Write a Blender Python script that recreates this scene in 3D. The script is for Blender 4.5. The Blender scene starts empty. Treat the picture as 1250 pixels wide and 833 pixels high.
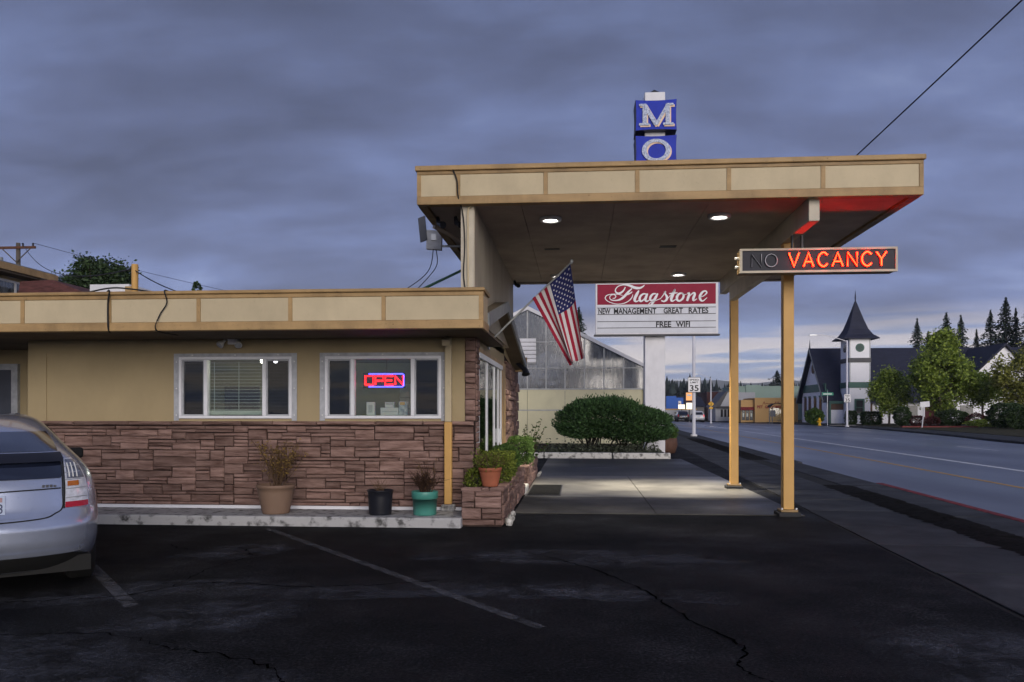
import bpy, bmesh, math, random
import numpy as np
from mathutils import Matrix, Vector
R = math.radians
scene = bpy.context.scene
COL = scene.collection

# ------------------------------------------------------------------ camera
cam_d = bpy.data.cameras.new('camera'); cam = bpy.data.objects.new('camera', cam_d); COL.objects.link(cam)
cam.location = (0, 0, 1.5); cam.rotation_euler = (R(90), 0, math.atan(0.08))
cam_d.sensor_width = 36; cam_d.lens = 28.8; cam_d.shift_y = 0.0692
cam_d.clip_start = 0.1; cam_d.clip_end = 9000
scene.camera = cam
scene.render.resolution_x = 1024; scene.render.resolution_y = 682

# ------------------------------------------------------------------ world: dusk overcast
SUN_EL, SUN_AZ = 13.0, 18.0
wd = bpy.data.worlds.new('World'); scene.world = wd; wd.use_nodes = True
nt = wd.node_tree; nt.nodes.clear()
def wn(t, **k):
    n = nt.nodes.new(t)
    for a, b in k.items(): setattr(n, a, b)
    return n
def wl(a, b): nt.links.new(a, b)
def wmath(op, a, b=None, clamp=False):
    n = wn('ShaderNodeMath', operation=op, use_clamp=clamp)
    for i, v in enumerate((a, b)):
        if v is None: continue
        if isinstance(v, (int, float)): n.inputs[i].default_value = v
        else: wl(v, n.inputs[i])
    return n.outputs[0]
def wramp(fac, els):
    n = wn('ShaderNodeValToRGB'); e = n.color_ramp.elements
    while len(e) < len(els): e.new(0.5)
    for i, (p, c) in enumerate(els): e[i].position = p; e[i].color = (*c, 1)
    wl(fac, n.inputs[0]); return n.outputs[0]
tc = wn('ShaderNodeTexCoord'); sep = wn('ShaderNodeSeparateXYZ'); wl(tc.outputs['Generated'], sep.inputs[0])
zc = wmath('ADD', wmath('MAXIMUM', sep.outputs[2], 0.0), 0.24)
cx = wmath('DIVIDE', sep.outputs[0], zc); cy = wmath('DIVIDE', sep.outputs[1], zc)
cb = wn('ShaderNodeCombineXYZ'); wl(cx, cb.inputs[0]); wl(wmath('MULTIPLY', cy, 1.8), cb.inputs[1])
n1 = wn('ShaderNodeTexNoise'); n1.inputs['Scale'].default_value = 1.6; n1.inputs['Detail'].default_value = 9
n1.inputs['Roughness'].default_value = 0.56; n1.inputs['Distortion'].default_value = 0.15; wl(cb.outputs[0], n1.inputs['Vector'])
n2 = wn('ShaderNodeTexNoise'); n2.inputs['Scale'].default_value = 0.6; n2.inputs['Detail'].default_value = 5
mp = wn('ShaderNodeMapping'); mp.inputs['Location'].default_value = (3.1, 7.7, 0); wl(cb.outputs[0], mp.inputs[0]); wl(mp.outputs[0], n2.inputs['Vector'])
cf = wmath('ADD', wmath('MULTIPLY', n1.outputs[0], 0.54), wmath('MULTIPLY', n2.outputs[0], 0.52))
cloud = wramp(cf, [(0.37, (0.044, 0.051, 0.097)), (0.48, (0.069, 0.083, 0.160)), (0.57, (0.096, 0.121, 0.236)), (0.68, (0.160, 0.198, 0.342))])
# streaks of pale light low over the horizon, all the way round
cb2 = wn('ShaderNodeCombineXYZ')
wl(wmath('MULTIPLY', sep.outputs[0], 3.2), cb2.inputs[0]); wl(wmath('MULTIPLY', sep.outputs[1], 3.2), cb2.inputs[1]); wl(wmath('MULTIPLY', sep.outputs[2], 55), cb2.inputs[2])
n3 = wn('ShaderNodeTexNoise'); n3.inputs['Scale'].default_value = 1.0; n3.inputs['Detail'].default_value = 5; n3.inputs['Distortion'].default_value = 0.3
wl(cb2.outputs[0], n3.inputs['Vector'])
streak = wramp(n3.outputs[0], [(0.38, (0.135, 0.175, 0.30)), (0.46, (0.19, 0.23, 0.34)), (0.53, (0.42, 0.38, 0.375))])
band = wramp(sep.outputs[2], [(0.0, (1, 1, 1)), (0.065, (1, 1, 1)), (0.12, (0, 0, 0))])
mixc = wn('ShaderNodeMix', data_type='RGBA'); wl(band, mixc.inputs[0]); wl(cloud, mixc.inputs[6]); wl(streak, mixc.inputs[7])
# cloud cover darkens gently towards the zenith
glow = wramp(sep.outputs[2], [(0.0, (1.3, 1.3, 1.3)), (0.16, (1.22, 1.22, 1.22)), (0.42, (0.86, 0.86, 0.84)), (0.9, (0.7, 0.7, 0.68))])
mul = wn('ShaderNodeMix', data_type='RGBA', blend_type='MULTIPLY'); mul.inputs[0].default_value = 1
wl(mixc.outputs[2], mul.inputs[6]); wl(glow, mul.inputs[7])
sky = wn('ShaderNodeTexSky', sky_type='NISHITA'); sky.sun_disc = False
sky.sun_elevation = R(SUN_EL); sky.sun_rotation = R(180 - SUN_AZ)
bg1 = wn('ShaderNodeBackground'); bg1.inputs[1].default_value = 0.05; wl(sky.outputs[0], bg1.inputs[0])
bg2 = wn('ShaderNodeBackground'); bg2.inputs[1].default_value = 1.0; wl(mul.outputs[2], bg2.inputs[0])
ms = wn('ShaderNodeMixShader'); ms.inputs[0].default_value = 0.93; wl(bg1.outputs[0], ms.inputs[1]); wl(bg2.outputs[0], ms.inputs[2])
wo = wn('ShaderNodeOutputWorld'); wl(ms.outputs[0], wo.inputs[0])

sd = bpy.data.lights.new('sun', 'SUN'); sd.energy = 1.5; sd.angle = R(40); sd.color = (1.0, 0.92, 0.84)
so = bpy.data.objects.new('sun', sd); COL.objects.link(so); so.rotation_euler = (R(90 - SUN_EL), 0, R(SUN_AZ)); so.location = (10, -30, 20)

vs = scene.view_settings; vs.view_transform = 'Standard'; vs.look = 'None'; vs.exposure = 0.85; vs.gamma = 1.0; vs.use_curve_mapping = False
scene.cycles.use_denoising = True; scene.cycles.use_adaptive_sampling = True; scene.cycles.adaptive_threshold = 0.03; scene.cycles.max_bounces = 5; scene.cycles.diffuse_bounces = 3; scene.cycles.glossy_bounces = 2; scene.cycles.transmission_bounces = 3; scene.cycles.volume_bounces = 0; scene.cycles.transparent_max_bounces = 16

# ------------------------------------------------------------------ helpers
WM = {}
def empty(name, loc, rz=0.0):
    o = bpy.data.objects.new(name, None); COL.objects.link(o); o.location = loc; o.rotation_euler = (0, 0, rz)
    o.empty_display_size = 0.2
    WM[o] = Matrix.Translation(loc) @ Matrix.Rotation(rz, 4, 'Z'); return o
def tag(o, label, cat, group=None):
    o['label'] = label; o['category'] = cat
    if group: o['group'] = group
    return o
def thing(name, label, cat, loc=(0, 0, 0), rz=0.0, group=None):
    return tag(empty(name, loc, rz), label, cat, group)
def add(name, mesh, mat, parent=None, local=False):
    o = bpy.data.objects.new(name, mesh); COL.objects.link(o)
    if mat is not None and len(mesh.materials) == 0: mesh.materials.append(mat)
    if parent is not None:
        o.parent = parent
        if not local and parent in WM: o.matrix_parent_inverse = WM[parent].inverted()
    return o
def structure(o): o['kind'] = 'structure'; return o
def stuff(o): o['kind'] = 'stuff'; return o
def np_mesh(name, verts, quads=None, tris=None, smooth=False):
    me = bpy.data.meshes.new(name); verts = np.asarray(verts, dtype=np.float32)
    nq = 0 if quads is None else len(quads); ntr = 0 if tris is None else len(tris)
    me.vertices.add(len(verts)); me.vertices.foreach_set('co', verts.ravel())
    idx = []; st = []; k = 0
    if nq: idx.append(np.asarray(quads, dtype=np.int32).ravel()); st.append(np.arange(nq) * 4); k = nq * 4
    if ntr: idx.append(np.asarray(tris, dtype=np.int32).ravel()); st.append(k + np.arange(ntr) * 3)
    idx = np.concatenate(idx); st = np.concatenate(st).astype(np.int32)
    me.loops.add(len(idx)); me.loops.foreach_set('vertex_index', idx)
    me.polygons.add(len(st)); me.polygons.foreach_set('loop_start', st)
    me.update(calc_edges=True); me.validate()
    if smooth: me.polygons.foreach_set('use_smooth', np.ones(len(st), dtype=bool))
    return me
class MB:
    def __init__(s): s.v = []; s.f = []
    def poly(s, pts):
        b = len(s.v); s.v += [tuple(p) for p in pts]; s.f.append(tuple(range(b, b + len(pts)))); return s
    def box(s, x0, x1, y0, y1, z0, z1):
        b = len(s.v)
        s.v += [(x0, y0, z0), (x1, y0, z0), (x1, y1, z0), (x0, y1, z0), (x0, y0, z1), (x1, y0, z1), (x1, y1, z1), (x0, y1, z1)]
        s.f += [tuple(b + i for i in q) for q in ((0, 3, 2, 1), (4, 5, 6, 7), (0, 1, 5, 4), (1, 2, 6, 5), (2, 3, 7, 6), (3, 0, 4, 7))]; return s
    def obox(s, c, ax, ay, az):
        c, ax, ay, az = map(Vector, (c, ax, ay, az)); b = len(s.v)
        for k in (-1, 1):
            for (i, j) in ((-1, -1), (1, -1), (1, 1), (-1, 1)): s.v.append(tuple(c + ax * i + ay * j + az * k))
        s.f += [tuple(b + i for i in q) for q in ((0, 3, 2, 1), (4, 5, 6, 7), (0, 1, 5, 4), (1, 2, 6, 5), (2, 3, 7, 6), (3, 0, 4, 7))]; return s
    def prism(s, pts, d):
        """planar polygon pts extruded by vector d"""
        n = len(pts); b = len(s.v); d = Vector(d)
        s.v += [tuple(p) for p in pts] + [tuple(Vector(p) + d) for p in pts]
        s.f.append(tuple(b + i for i in range(n))); s.f.append(tuple(b + n + i for i in reversed(range(n))))
        for i in range(n): j = (i + 1) % n; s.f.append((b + j, b + i, b + n + i, b + n + j))
        return s
    def tube(s, pts, r, n=8, caps=True):
        pts = [Vector(p) for p in pts]; m = len(pts); rr = r if isinstance(r, (list, tuple)) else [r] * m
        b = len(s.v); up = Vector((0.13, 0.2, 0.97)).normalized()
        for i, p in enumerate(pts):
            t = (pts[min(i + 1, m - 1)] - pts[max(i - 1, 0)])
            t = t.normalized() if t.length > 1e-9 else Vector((0, 0, 1))
            a = t.cross(up)
            if a.length < 0.1: a = t.cross(Vector((1, 0, 0)))
            a.normalize(); c = t.cross(a)
            for k in range(n):
                q = 2 * math.pi * k / n; s.v.append(tuple(p + (a * math.cos(q) + c * math.sin(q)) * rr[i]))
        for i in range(m - 1):
            for k in range(n):
                k2 = (k + 1) % n; s.f.append((b + i * n + k, b + i * n + k2, b + (i + 1) * n + k2, b + (i + 1) * n + k))
        if caps:
            s.f.append(tuple(b + k for k in reversed(range(n)))); s.f.append(tuple(b + (m - 1) * n + k for k in range(n)))
        return s
    def lathe(s, prof, c=(0, 0, 0), n=28):
        b = len(s.v); m = len(prof)
        for (r, z) in prof:
            for k in range(n):
                q = 2 * math.pi * k / n; s.v.append((c[0] + r * math.cos(q), c[1] + r * math.sin(q), c[2] + z))
        for i in range(m - 1):
            for k in range(n):
                k2 = (k + 1) % n; s.f.append((b + i * n + k, b + i * n + k2, b + (i + 1) * n + k2, b + (i + 1) * n + k))
        return s
    def mesh(s, name='m', smooth=False):
        me = bpy.data.meshes.new(name); me.from_pydata(s.v, [], s.f); me.update()
        if smooth: me.polygons.foreach_set('use_smooth', np.ones(len(me.polygons), dtype=bool))
        return me
    def build(s, name, mat, parent=None, smooth=False, local=False): return add(name, s.mesh(name, smooth), mat, parent, local)
def bevel(o, w=0.01, seg=2):
    m = o.modifiers.new('bevel', 'BEVEL'); m.width = w; m.segments = seg; m.limit_method = 'ANGLE'; m.angle_limit = R(40); return o
def boxp(name, mat, parent, *b): return MB().box(*b).build(name, mat, parent)
def catmull(P, n=8):
    P = [np.array(p, float) for p in P]; out = []
    for i in range(len(P) - 1):
        p0 = P[max(i - 1, 0)]; p1 = P[i]; p2 = P[i + 1]; p3 = P[min(i + 2, len(P) - 1)]
        for k in range(n):
            t = k / n; out.append(0.5 * ((2 * p1) + (p2 - p0) * t + (2 * p0 - 5 * p1 + 4 * p2 - p3) * t * t + (3 * p1 - p0 - 3 * p2 + p3) * t ** 3))
    out.append(P[-1]); return out
def wire(pts, sag, n=16):
    out = []; a, b = Vector(pts[0]), Vector(pts[1])
    for i in range(n + 1):
        t = i / n; p = a.lerp(b, t); p.z -= sag * 4 * t * (1 - t); out.append(p)
    return out
def text_obj(name, s, mat, parent, loc, w, h, extrude=0.004, rz=0.0, shear=0.0, bold=0.0):
    """flat lettering scaled to w x h metres, lower left corner at loc, reading along +X and facing -Y unless turned by rz"""
    cu = bpy.data.curves.new(name, 'FONT'); cu.body = s; cu.size = 1; cu.extrude = 0; cu.shear = shear; cu.resolution_u = 3; cu.offset = bold
    ob = bpy.data.objects.new('tmp', cu); COL.objects.link(ob)
    dg = bpy.context.evaluated_depsgraph_get(); me = bpy.data.meshes.new_from_object(ob.evaluated_get(dg)); bpy.data.objects.remove(ob)
    n = len(me.vertices); co = np.zeros(n * 3, dtype=np.float32); me.vertices.foreach_get('co', co); co = co.reshape(-1, 3)
    mn = co.min(0); mx = co.max(0); x = (co[:, 0] - mn[0]) / (mx[0] - mn[0]) * w; z = (co[:, 1] - mn[1]) / (mx[1] - mn[1]) * h
    c, q = math.cos(rz), math.sin(rz)
    co2 = np.stack([loc[0] + x * c, loc[1] + x * q, loc[2] + z], 1).astype(np.float32)
    me.vertices.foreach_set('co', co2.ravel()); me.update(); me.materials.clear()
    return add(name, me, mat, parent)

# ------------------------------------------------------------------ materials
def new_mat(name):
    m = bpy.data.materials.new(name); m.use_nodes = True; t = m.node_tree; b = t.nodes['Principled BSDF']; return m, t, b
def MAT(name, col, rough=0.7, var=0.12, scale=6.0, bump=0.0, bscale=40.0, metallic=0.0, spec=0.35, col2=None, objvar=0.0, coat=0.0, stretch=None, thresh=None, rvar=0.0, island=0.0, detail=6, objoff=False, grime=0.0):
    m, t, b = new_mat(name); N = t.nodes; L = t.links
    tcn = N.new('ShaderNodeTexCoord'); vec = tcn.outputs['Object']
    if objoff:
        oi0 = N.new('ShaderNodeObjectInfo'); sc0 = N.new('ShaderNodeVectorMath'); sc0.operation = 'SCALE'; sc0.inputs[0].default_value = (31.0, 17.0, 23.0); L.new(oi0.outputs['Random'], sc0.inputs['Scale'])
        ad0 = N.new('ShaderNodeVectorMath'); L.new(vec, ad0.inputs[0]); L.new(sc0.outputs[0], ad0.inputs[1]); vec = ad0.outputs[0]
    if stretch:
        mpn = N.new('ShaderNodeMapping'); mpn.inputs['Scale'].default_value = stretch; L.new(vec, mpn.inputs[0]); vec = mpn.outputs[0]
    no = N.new('ShaderNodeTexNoise'); no.inputs['Scale'].default_value = scale; no.inputs['Detail'].default_value = detail; no.inputs['Roughness'].default_value = 0.6
    L.new(vec, no.inputs['Vector'])
    c1 = tuple(max(0, x * (1 - var)) for x in col); c2 = col2 or tuple(min(1, x * (1 + var)) for x in col)
    rp = N.new('ShaderNodeValToRGB'); lo, hi = thresh or (0.3, 0.7)
    rp.color_ramp.elements[0].position = lo; rp.color_ramp.elements[0].color = (*c1, 1); rp.color_ramp.elements[1].position = hi; rp.color_ramp.elements[1].color = (*c2, 1)
    L.new(no.outputs[0], rp.inputs[0]); out = rp.outputs[0]
    def vary(src, amt, out):
        mr = N.new('ShaderNodeMapRange'); mr.inputs[3].default_value = 1 - amt; mr.inputs[4].default_value = 1 + amt; L.new(src, mr.inputs[0])
        hs = N.new('ShaderNodeHueSaturation'); L.new(mr.outputs[0], hs.inputs['Value']); L.new(out, hs.inputs['Color']); return hs.outputs[0]
    if objvar: oi = N.new('ShaderNodeObjectInfo'); out = vary(oi.outputs['Random'], objvar, out)
    if island: ge = N.new('ShaderNodeNewGeometry'); out = vary(ge.outputs['Random Per Island'], island, out)
    if grime:
        gm = N.new('ShaderNodeMapping'); gm.inputs['Scale'].default_value = (1.8, 1.8, 0.8); L.new(tcn.outputs['Object'], gm.inputs[0])
        gn = N.new('ShaderNodeTexNoise'); gn.inputs['Scale'].default_value = 1.6; gn.inputs['Detail'].default_value = 8; gn.inputs['Roughness'].default_value = 0.68; L.new(gm.outputs[0], gn.inputs['Vector'])
        gs = N.new('ShaderNodeTexNoise'); gs.inputs['Scale'].default_value = 38; gs.inputs['Detail'].default_value = 3; L.new(tcn.outputs['Object'], gs.inputs['Vector'])
        ga = N.new('ShaderNodeMapRange'); ga.inputs[1].default_value = .42; ga.inputs[2].default_value = .70; ga.inputs[3].default_value = 1.0; ga.inputs[4].default_value = 1 - grime; L.new(gn.outputs[0], ga.inputs[0])
        gb = N.new('ShaderNodeMapRange'); gb.inputs[1].default_value = .66; gb.inputs[2].default_value = .74; gb.inputs[3].default_value = 1.0; gb.inputs[4].default_value = 1 - grime * 1.5; L.new(gs.outputs[0], gb.inputs[0])
        gx = N.new('ShaderNodeMath'); gx.operation = 'MULTIPLY'; L.new(ga.outputs[0], gx.inputs[0]); L.new(gb.outputs[0], gx.inputs[1])
        gh_ = N.new('ShaderNodeHueSaturation'); L.new(gx.outputs[0], gh_.inputs['Value']); L.new(out, gh_.inputs['Color']); out = gh_.outputs[0]
    L.new(out, b.inputs['Base Color']); b.inputs['Roughness'].default_value = rough; b.inputs['Metallic'].default_value = metallic
    b.inputs['Specular IOR Level'].default_value = spec
    if coat: b.inputs['Coat Weight'].default_value = coat; b.inputs['Coat Roughness'].default_value = 0.06
    if rvar:
        mr = N.new('ShaderNodeMapRange'); mr.inputs[3].default_value = max(0.05, rough - rvar); mr.inputs[4].default_value = min(1, rough + rvar)
        n5 = N.new('ShaderNodeTexNoise'); n5.inputs['Scale'].default_value = scale * 0.45; n5.inputs['Detail'].default_value = 5; L.new(vec, n5.inputs['Vector'])
        mr.inputs[1].default_value = 0.3; mr.inputs[2].default_value = 0.7; L.new(n5.outputs[0], mr.inputs[0]); L.new(mr.outputs[0], b.inputs['Roughness'])
    if bump:
        n4 = N.new('ShaderNodeTexNoise'); n4.inputs['Scale'].default_value = bscale; n4.inputs['Detail'].default_value = 6; n4.inputs['Roughness'].default_value = 0.7
        L.new(vec, n4.inputs['Vector'])
        bp = N.new('ShaderNodeBump'); bp.inputs['Strength'].default_value = bump; bp.inputs['Distance'].default_value = 0.02; L.new(n4.outputs[0], bp.inputs['Height']); L.new(bp.outputs[0], b.inputs['Normal'])
    return m
def EMIT(name, col, strength, base=(0.1, 0.1, 0.1)):
    m, t, b = new_mat(name); b.inputs['Base Color'].default_value = (*base, 1); b.inputs['Emission Color'].default_value = (*col, 1); b.inputs['Emission Strength'].default_value = strength
    return m
def GLASS(name, tint=(0.8, 0.85, 0.85), refl=0.12, rough=0.03, dirt=0.0, dcol=(0.2, 0.21, 0.22), dscale=2.0):
    m = bpy.data.materials.new(name); m.use_nodes = True; t = m.node_tree; N = t.nodes; L = t.links; N.clear()
    tr = N.new('ShaderNodeBsdfTransparent'); tr.inputs[0].default_value = (*tint, 1)
    gl = N.new('ShaderNodeBsdfGlossy'); gl.inputs['Roughness'].default_value = rough
    fr = N.new('ShaderNodeFresnel'); fr.inputs[0].default_value = 1.5
    ad = N.new('ShaderNodeMath'); ad.operation = 'MULTIPLY_ADD'; ad.inputs[1].default_value = 1.0; ad.inputs[2].default_value = refl - 0.04; ad.use_clamp = True
    L.new(fr.outputs[0], ad.inputs[0]); mx = N.new('ShaderNodeMixShader'); L.new(ad.outputs[0], mx.inputs[0]); L.new(tr.outputs[0], mx.inputs[1]); L.new(gl.outputs[0], mx.inputs[2])
    res = mx.outputs[0]
    if dirt:
        df = N.new('ShaderNodeBsdfDiffuse'); df.inputs[0].default_value = (*dcol, 1)
        tcn = N.new('ShaderNodeTexCoord'); mpn = N.new('ShaderNodeMapping'); mpn.inputs['Scale'].default_value = (3, 3, 0.6); L.new(tcn.outputs['Object'], mpn.inputs[0])
        no = N.new('ShaderNodeTexNoise'); no.inputs['Scale'].default_value = dscale; no.inputs['Detail'].default_value = 7; L.new(mpn.outputs[0], no.inputs['Vector'])
        mr = N.new('ShaderNodeMapRange'); mr.inputs[1].default_value = 0.3; mr.inputs[2].default_value = 0.75; mr.inputs[3].default_value = dirt * 0.35; mr.inputs[4].default_value = min(1, dirt * 1.5); L.new(no.outputs[0], mr.inputs[0])
        m2 = N.new('ShaderNodeMixShader'); L.new(mr.outputs[0], m2.inputs[0]); L.new(res, m2.inputs[1]); L.new(df.outputs[0], m2.inputs[2]); res = m2.outputs[0]
    o = N.new('ShaderNodeOutputMaterial'); L.new(res, o.inputs[0]); return m
def WORN(name, col, lo=0.42, hi=0.6, scale=9.0, rough=0.8, amount=1.0):
    """paint or dust worn through by noise so that the surface under it shows"""
    m, t, b = new_mat(name); N = t.nodes; L = t.links; b.inputs['Base Color'].default_value = (*col, 1); b.inputs['Roughness'].default_value = rough; b.inputs['Specular IOR Level'].default_value = 0.2
    tcn = N.new('ShaderNodeTexCoord'); no = N.new('ShaderNodeTexNoise'); no.inputs['Scale'].default_value = scale; no.inputs['Detail'].default_value = 9; no.inputs['Roughness'].default_value = 0.72
    L.new(tcn.outputs['Object'], no.inputs['Vector'])
    mr = N.new('ShaderNodeMapRange'); mr.inputs[1].default_value = lo; mr.inputs[2].default_value = hi; mr.inputs[4].default_value = amount; L.new(no.outputs[0], mr.inputs[0])
    L.new(mr.outputs[0], b.inputs['Alpha']); return m
def LEAF(name, col, var=0.45, rough=0.6, trans=0.25, col2=None):
    m, t, b = new_mat(name); N = t.nodes; L = t.links
    ge = N.new('ShaderNodeNewGeometry'); rp = N.new('ShaderNodeValToRGB')
    rp.color_ramp.elements[0].color = (*[x * (1 - var) for x in col], 1); rp.color_ramp.elements[1].color = (*(col2 or [min(1, x * (1 + var)) for x in col]), 1)
    L.new(ge.outputs['Random Per Island'], rp.inputs[0]); L.new(rp.outputs[0], b.inputs['Base Color']); b.inputs['Roughness'].default_value = rough; b.inputs['Specular IOR Level'].default_value = 0.25
    if trans:
        tl = N.new('ShaderNodeBsdfTranslucent'); L.new(rp.outputs[0], tl.inputs[0]); mx = N.new('ShaderNodeMixShader'); mx.inputs[0].default_value = trans
        o = N['Material Output']; L.new(b.outputs[0], mx.inputs[1]); L.new(tl.outputs[0], mx.inputs[2]); L.new(mx.outputs[0], o.inputs[0])
    return m
K = {}
def ASPHALT(name):
    m, t, b = new_mat(name); N = t.nodes; L = t.links; tcn = N.new('ShaderNodeTexCoord'); v = tcn.outputs['Object']
    def noise(s, d=8, r=.6):
        n = N.new('ShaderNodeTexNoise'); n.inputs['Scale'].default_value = s; n.inputs['Detail'].default_value = d; n.inputs['Roughness'].default_value = r; L.new(v, n.inputs['Vector']); return n.outputs[0]
    def ramp(f, els):
        n = N.new('ShaderNodeValToRGB'); e = n.color_ramp.elements
        while len(e) < len(els): e.new(.5)
        for i, (p, c) in enumerate(els): e[i].position = p; e[i].color = (*c, 1)
        L.new(f, n.inputs[0]); return n.outputs[0]
    def mix(f, a, c, mode='MIX'):
        n = N.new('ShaderNodeMix'); n.data_type = 'RGBA'; n.blend_type = mode; L.new(f, n.inputs[0]); L.new(a, n.inputs[6])
        if isinstance(c, tuple): n.inputs[7].default_value = (*c, 1)
        else: L.new(c, n.inputs[7])
        return n.outputs[2]
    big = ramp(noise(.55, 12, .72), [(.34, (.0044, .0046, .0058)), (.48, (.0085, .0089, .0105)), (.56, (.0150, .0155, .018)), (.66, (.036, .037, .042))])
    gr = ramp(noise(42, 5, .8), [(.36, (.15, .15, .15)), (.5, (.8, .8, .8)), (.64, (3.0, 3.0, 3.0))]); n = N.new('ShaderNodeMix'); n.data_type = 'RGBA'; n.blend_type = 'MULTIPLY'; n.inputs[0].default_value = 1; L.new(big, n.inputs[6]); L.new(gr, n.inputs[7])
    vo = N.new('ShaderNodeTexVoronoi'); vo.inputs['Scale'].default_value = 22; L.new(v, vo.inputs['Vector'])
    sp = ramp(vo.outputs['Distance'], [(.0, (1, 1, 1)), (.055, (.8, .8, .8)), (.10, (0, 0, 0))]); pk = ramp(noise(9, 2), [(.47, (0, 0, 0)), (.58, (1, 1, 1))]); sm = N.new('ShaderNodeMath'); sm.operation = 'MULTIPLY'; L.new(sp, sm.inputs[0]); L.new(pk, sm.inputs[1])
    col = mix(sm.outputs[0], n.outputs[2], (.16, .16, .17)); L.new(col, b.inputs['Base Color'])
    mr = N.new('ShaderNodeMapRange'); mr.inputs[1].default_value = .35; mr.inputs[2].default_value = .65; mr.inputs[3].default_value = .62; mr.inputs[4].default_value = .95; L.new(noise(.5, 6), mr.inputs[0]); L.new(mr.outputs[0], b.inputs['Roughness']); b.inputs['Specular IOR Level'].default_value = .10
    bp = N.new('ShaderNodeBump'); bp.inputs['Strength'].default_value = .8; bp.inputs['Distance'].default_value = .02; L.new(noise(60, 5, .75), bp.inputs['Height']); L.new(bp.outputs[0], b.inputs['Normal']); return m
K['asphalt'] = ASPHALT('asphalt')
K['road'] = MAT('road', (0.12, 0.132, 0.175), 0.40, 0.25, 0.35, bump=0.2, bscale=60, spec=0.5, rvar=0.14, detail=9, stretch=(1, 0.25, 1))
K['concrete'] = MAT('concrete', (0.09, 0.086, 0.078), 0.45, 0.45, 0.8, bump=0.3, bscale=30, col2=(0.22, 0.21, 0.19), spec=0.5, rvar=0.2, detail=10)
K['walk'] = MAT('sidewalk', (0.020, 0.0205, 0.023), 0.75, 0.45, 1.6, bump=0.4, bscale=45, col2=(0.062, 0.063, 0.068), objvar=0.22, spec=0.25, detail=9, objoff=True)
K['joint'] = MAT('joint', (0.012, 0.012, 0.012), 0.95, 0.3)
K['step'] = MAT('step', (0.30, 0.30, 0.30), 0.85, 0.75, 7, bump=0.5, bscale=30, col2=(0.42, 0.42, 0.43), thresh=(0.34, 0.5), spec=0.2)
K['mulch'] = MAT('mulch', (0.010, 0.009, 0.008), 0.95, 0.6, 20, bump=1.0, bscale=40, spec=0.1)
K['soil'] = MAT('soil', (0.02, 0.016, 0.012), 0.95, 0.5, 20, bump=1.0, bscale=40, spec=0.1)
K['lawn'] = MAT('lawn', (0.045, 0.055, 0.025), 0.95, 0.5, 2, bump=0.6, bscale=20, col2=(0.09, 0.075, 0.045), spec=0.1)
K['earth'] = MAT('earth', (0.05, 0.055, 0.04), 0.95, 0.4, 0.05)
K['redpaint'] = MAT('red_paint', (0.24, 0.04, 0.045), 0.8, 0.75, 6, spec=0.2, grime=.3)
K['redmulch'] = MAT('red_mulch', (0.20, 0.05, 0.045), 0.9, 0.35, 8)
K['whitekerb'] = MAT('white_kerb', (0.50, 0.49, 0.46), 0.8, 0.7, 6, col2=(0.62, 0.61, 0.58), thresh=(0.36, 0.5), bump=0.4, bscale=20)
K['cream'] = MAT('cream_panel', (0.53, 0.445, 0.295), 0.65, 0.07, 2.2, grime=.10, objvar=0.05, spec=0.3, bump=0.05)
K['wall'] = MAT('tan_wall', (0.36, 0.285, 0.165), 0.7, 0.05, 1.6, grime=.08, spec=0.3, bump=0.05)
K['trim'] = MAT('ochre_trim', (0.39, 0.255, 0.115), 0.55, 0.16, 4, grime=.34, spec=0.35, stretch=(0.4, 1, 2), objvar=0.06)
K['post'] = MAT('ochre_post', (0.56, 0.325, 0.10), 0.5, 0.08, 3, spec=0.35)
K['trimtop'] = MAT('ochre_cap', (0.30, 0.195, 0.085), 0.55, 0.35, 7, grime=.3, spec=0.4, stretch=(0.5, 1, 3))
K['soffit'] = MAT('soffit', (0.36, 0.305, 0.265), 0.7, 0.22, 1.4, spec=0.25)
K['soffit2'] = MAT('eave_soffit', (0.12, 0.095, 0.07), 0.8, 0.25, 2, spec=0.2)
K['beam'] = MAT('beam_paint', (0.52, 0.47, 0.38), 0.6, 0.15, 3)
K['pylonwall'] = MAT('upper_wall', (0.36, 0.32, 0.26), 0.7, 0.15, 2.5, stretch=(1, 1, 0.4))
K['stone'] = MAT('flagstone', (0.190, 0.104, 0.084), 0.85, 0.42, 5.0, bump=1.0, bscale=20, stretch=(0.55, 0.55, 3.2), col2=(0.345, 0.228, 0.196), objvar=0.27, spec=0.2, detail=9, objoff=True)
K['mortar'] = MAT('mortar', (0.045, 0.030, 0.027), 0.95, 0.3, 12, spec=0.1)
K['whiteframe'] = MAT('white_vinyl', (0.74, 0.75, 0.80), 0.4, 0.04, 4, grime=.08, spec=0.4)
K['grayframe'] = MAT('gray_flashing', (0.33, 0.345, 0.385), 0.45, 0.14, 9, spec=0.5, col2=(0.46, 0.475, 0.51))
K['darkframe'] = MAT('dark_frame', (0.06, 0.06, 0.07), 0.5, 0.1)
K['graydoor'] = MAT('gray_door', (0.055, 0.062, 0.085), 0.55, 0.1)
K['shingle'] = MAT('shingle', (0.10, 0.04, 0.04), 0.9, 0.4, 5, bump=0.6, bscale=12, stretch=(1, 1, 4))
K['grayroof'] = MAT('gray_metal', (0.20, 0.215, 0.225), 0.55, 0.2, 4)
K['glass'] = GLASS('window_glass', (0.84, 0.88, 0.87), 0.045)
K['screen'] = GLASS('screened_glass', (0.30, 0.31, 0.35), 0.04)
K['room'] = MAT('room_wall', (0.22, 0.225, 0.15), 0.9, 0.08, 1)
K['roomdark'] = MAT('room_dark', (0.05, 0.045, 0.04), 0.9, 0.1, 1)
K['blind'] = MAT('blind', (0.42, 0.46, 0.42), 0.6, 0.05, 3)
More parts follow.
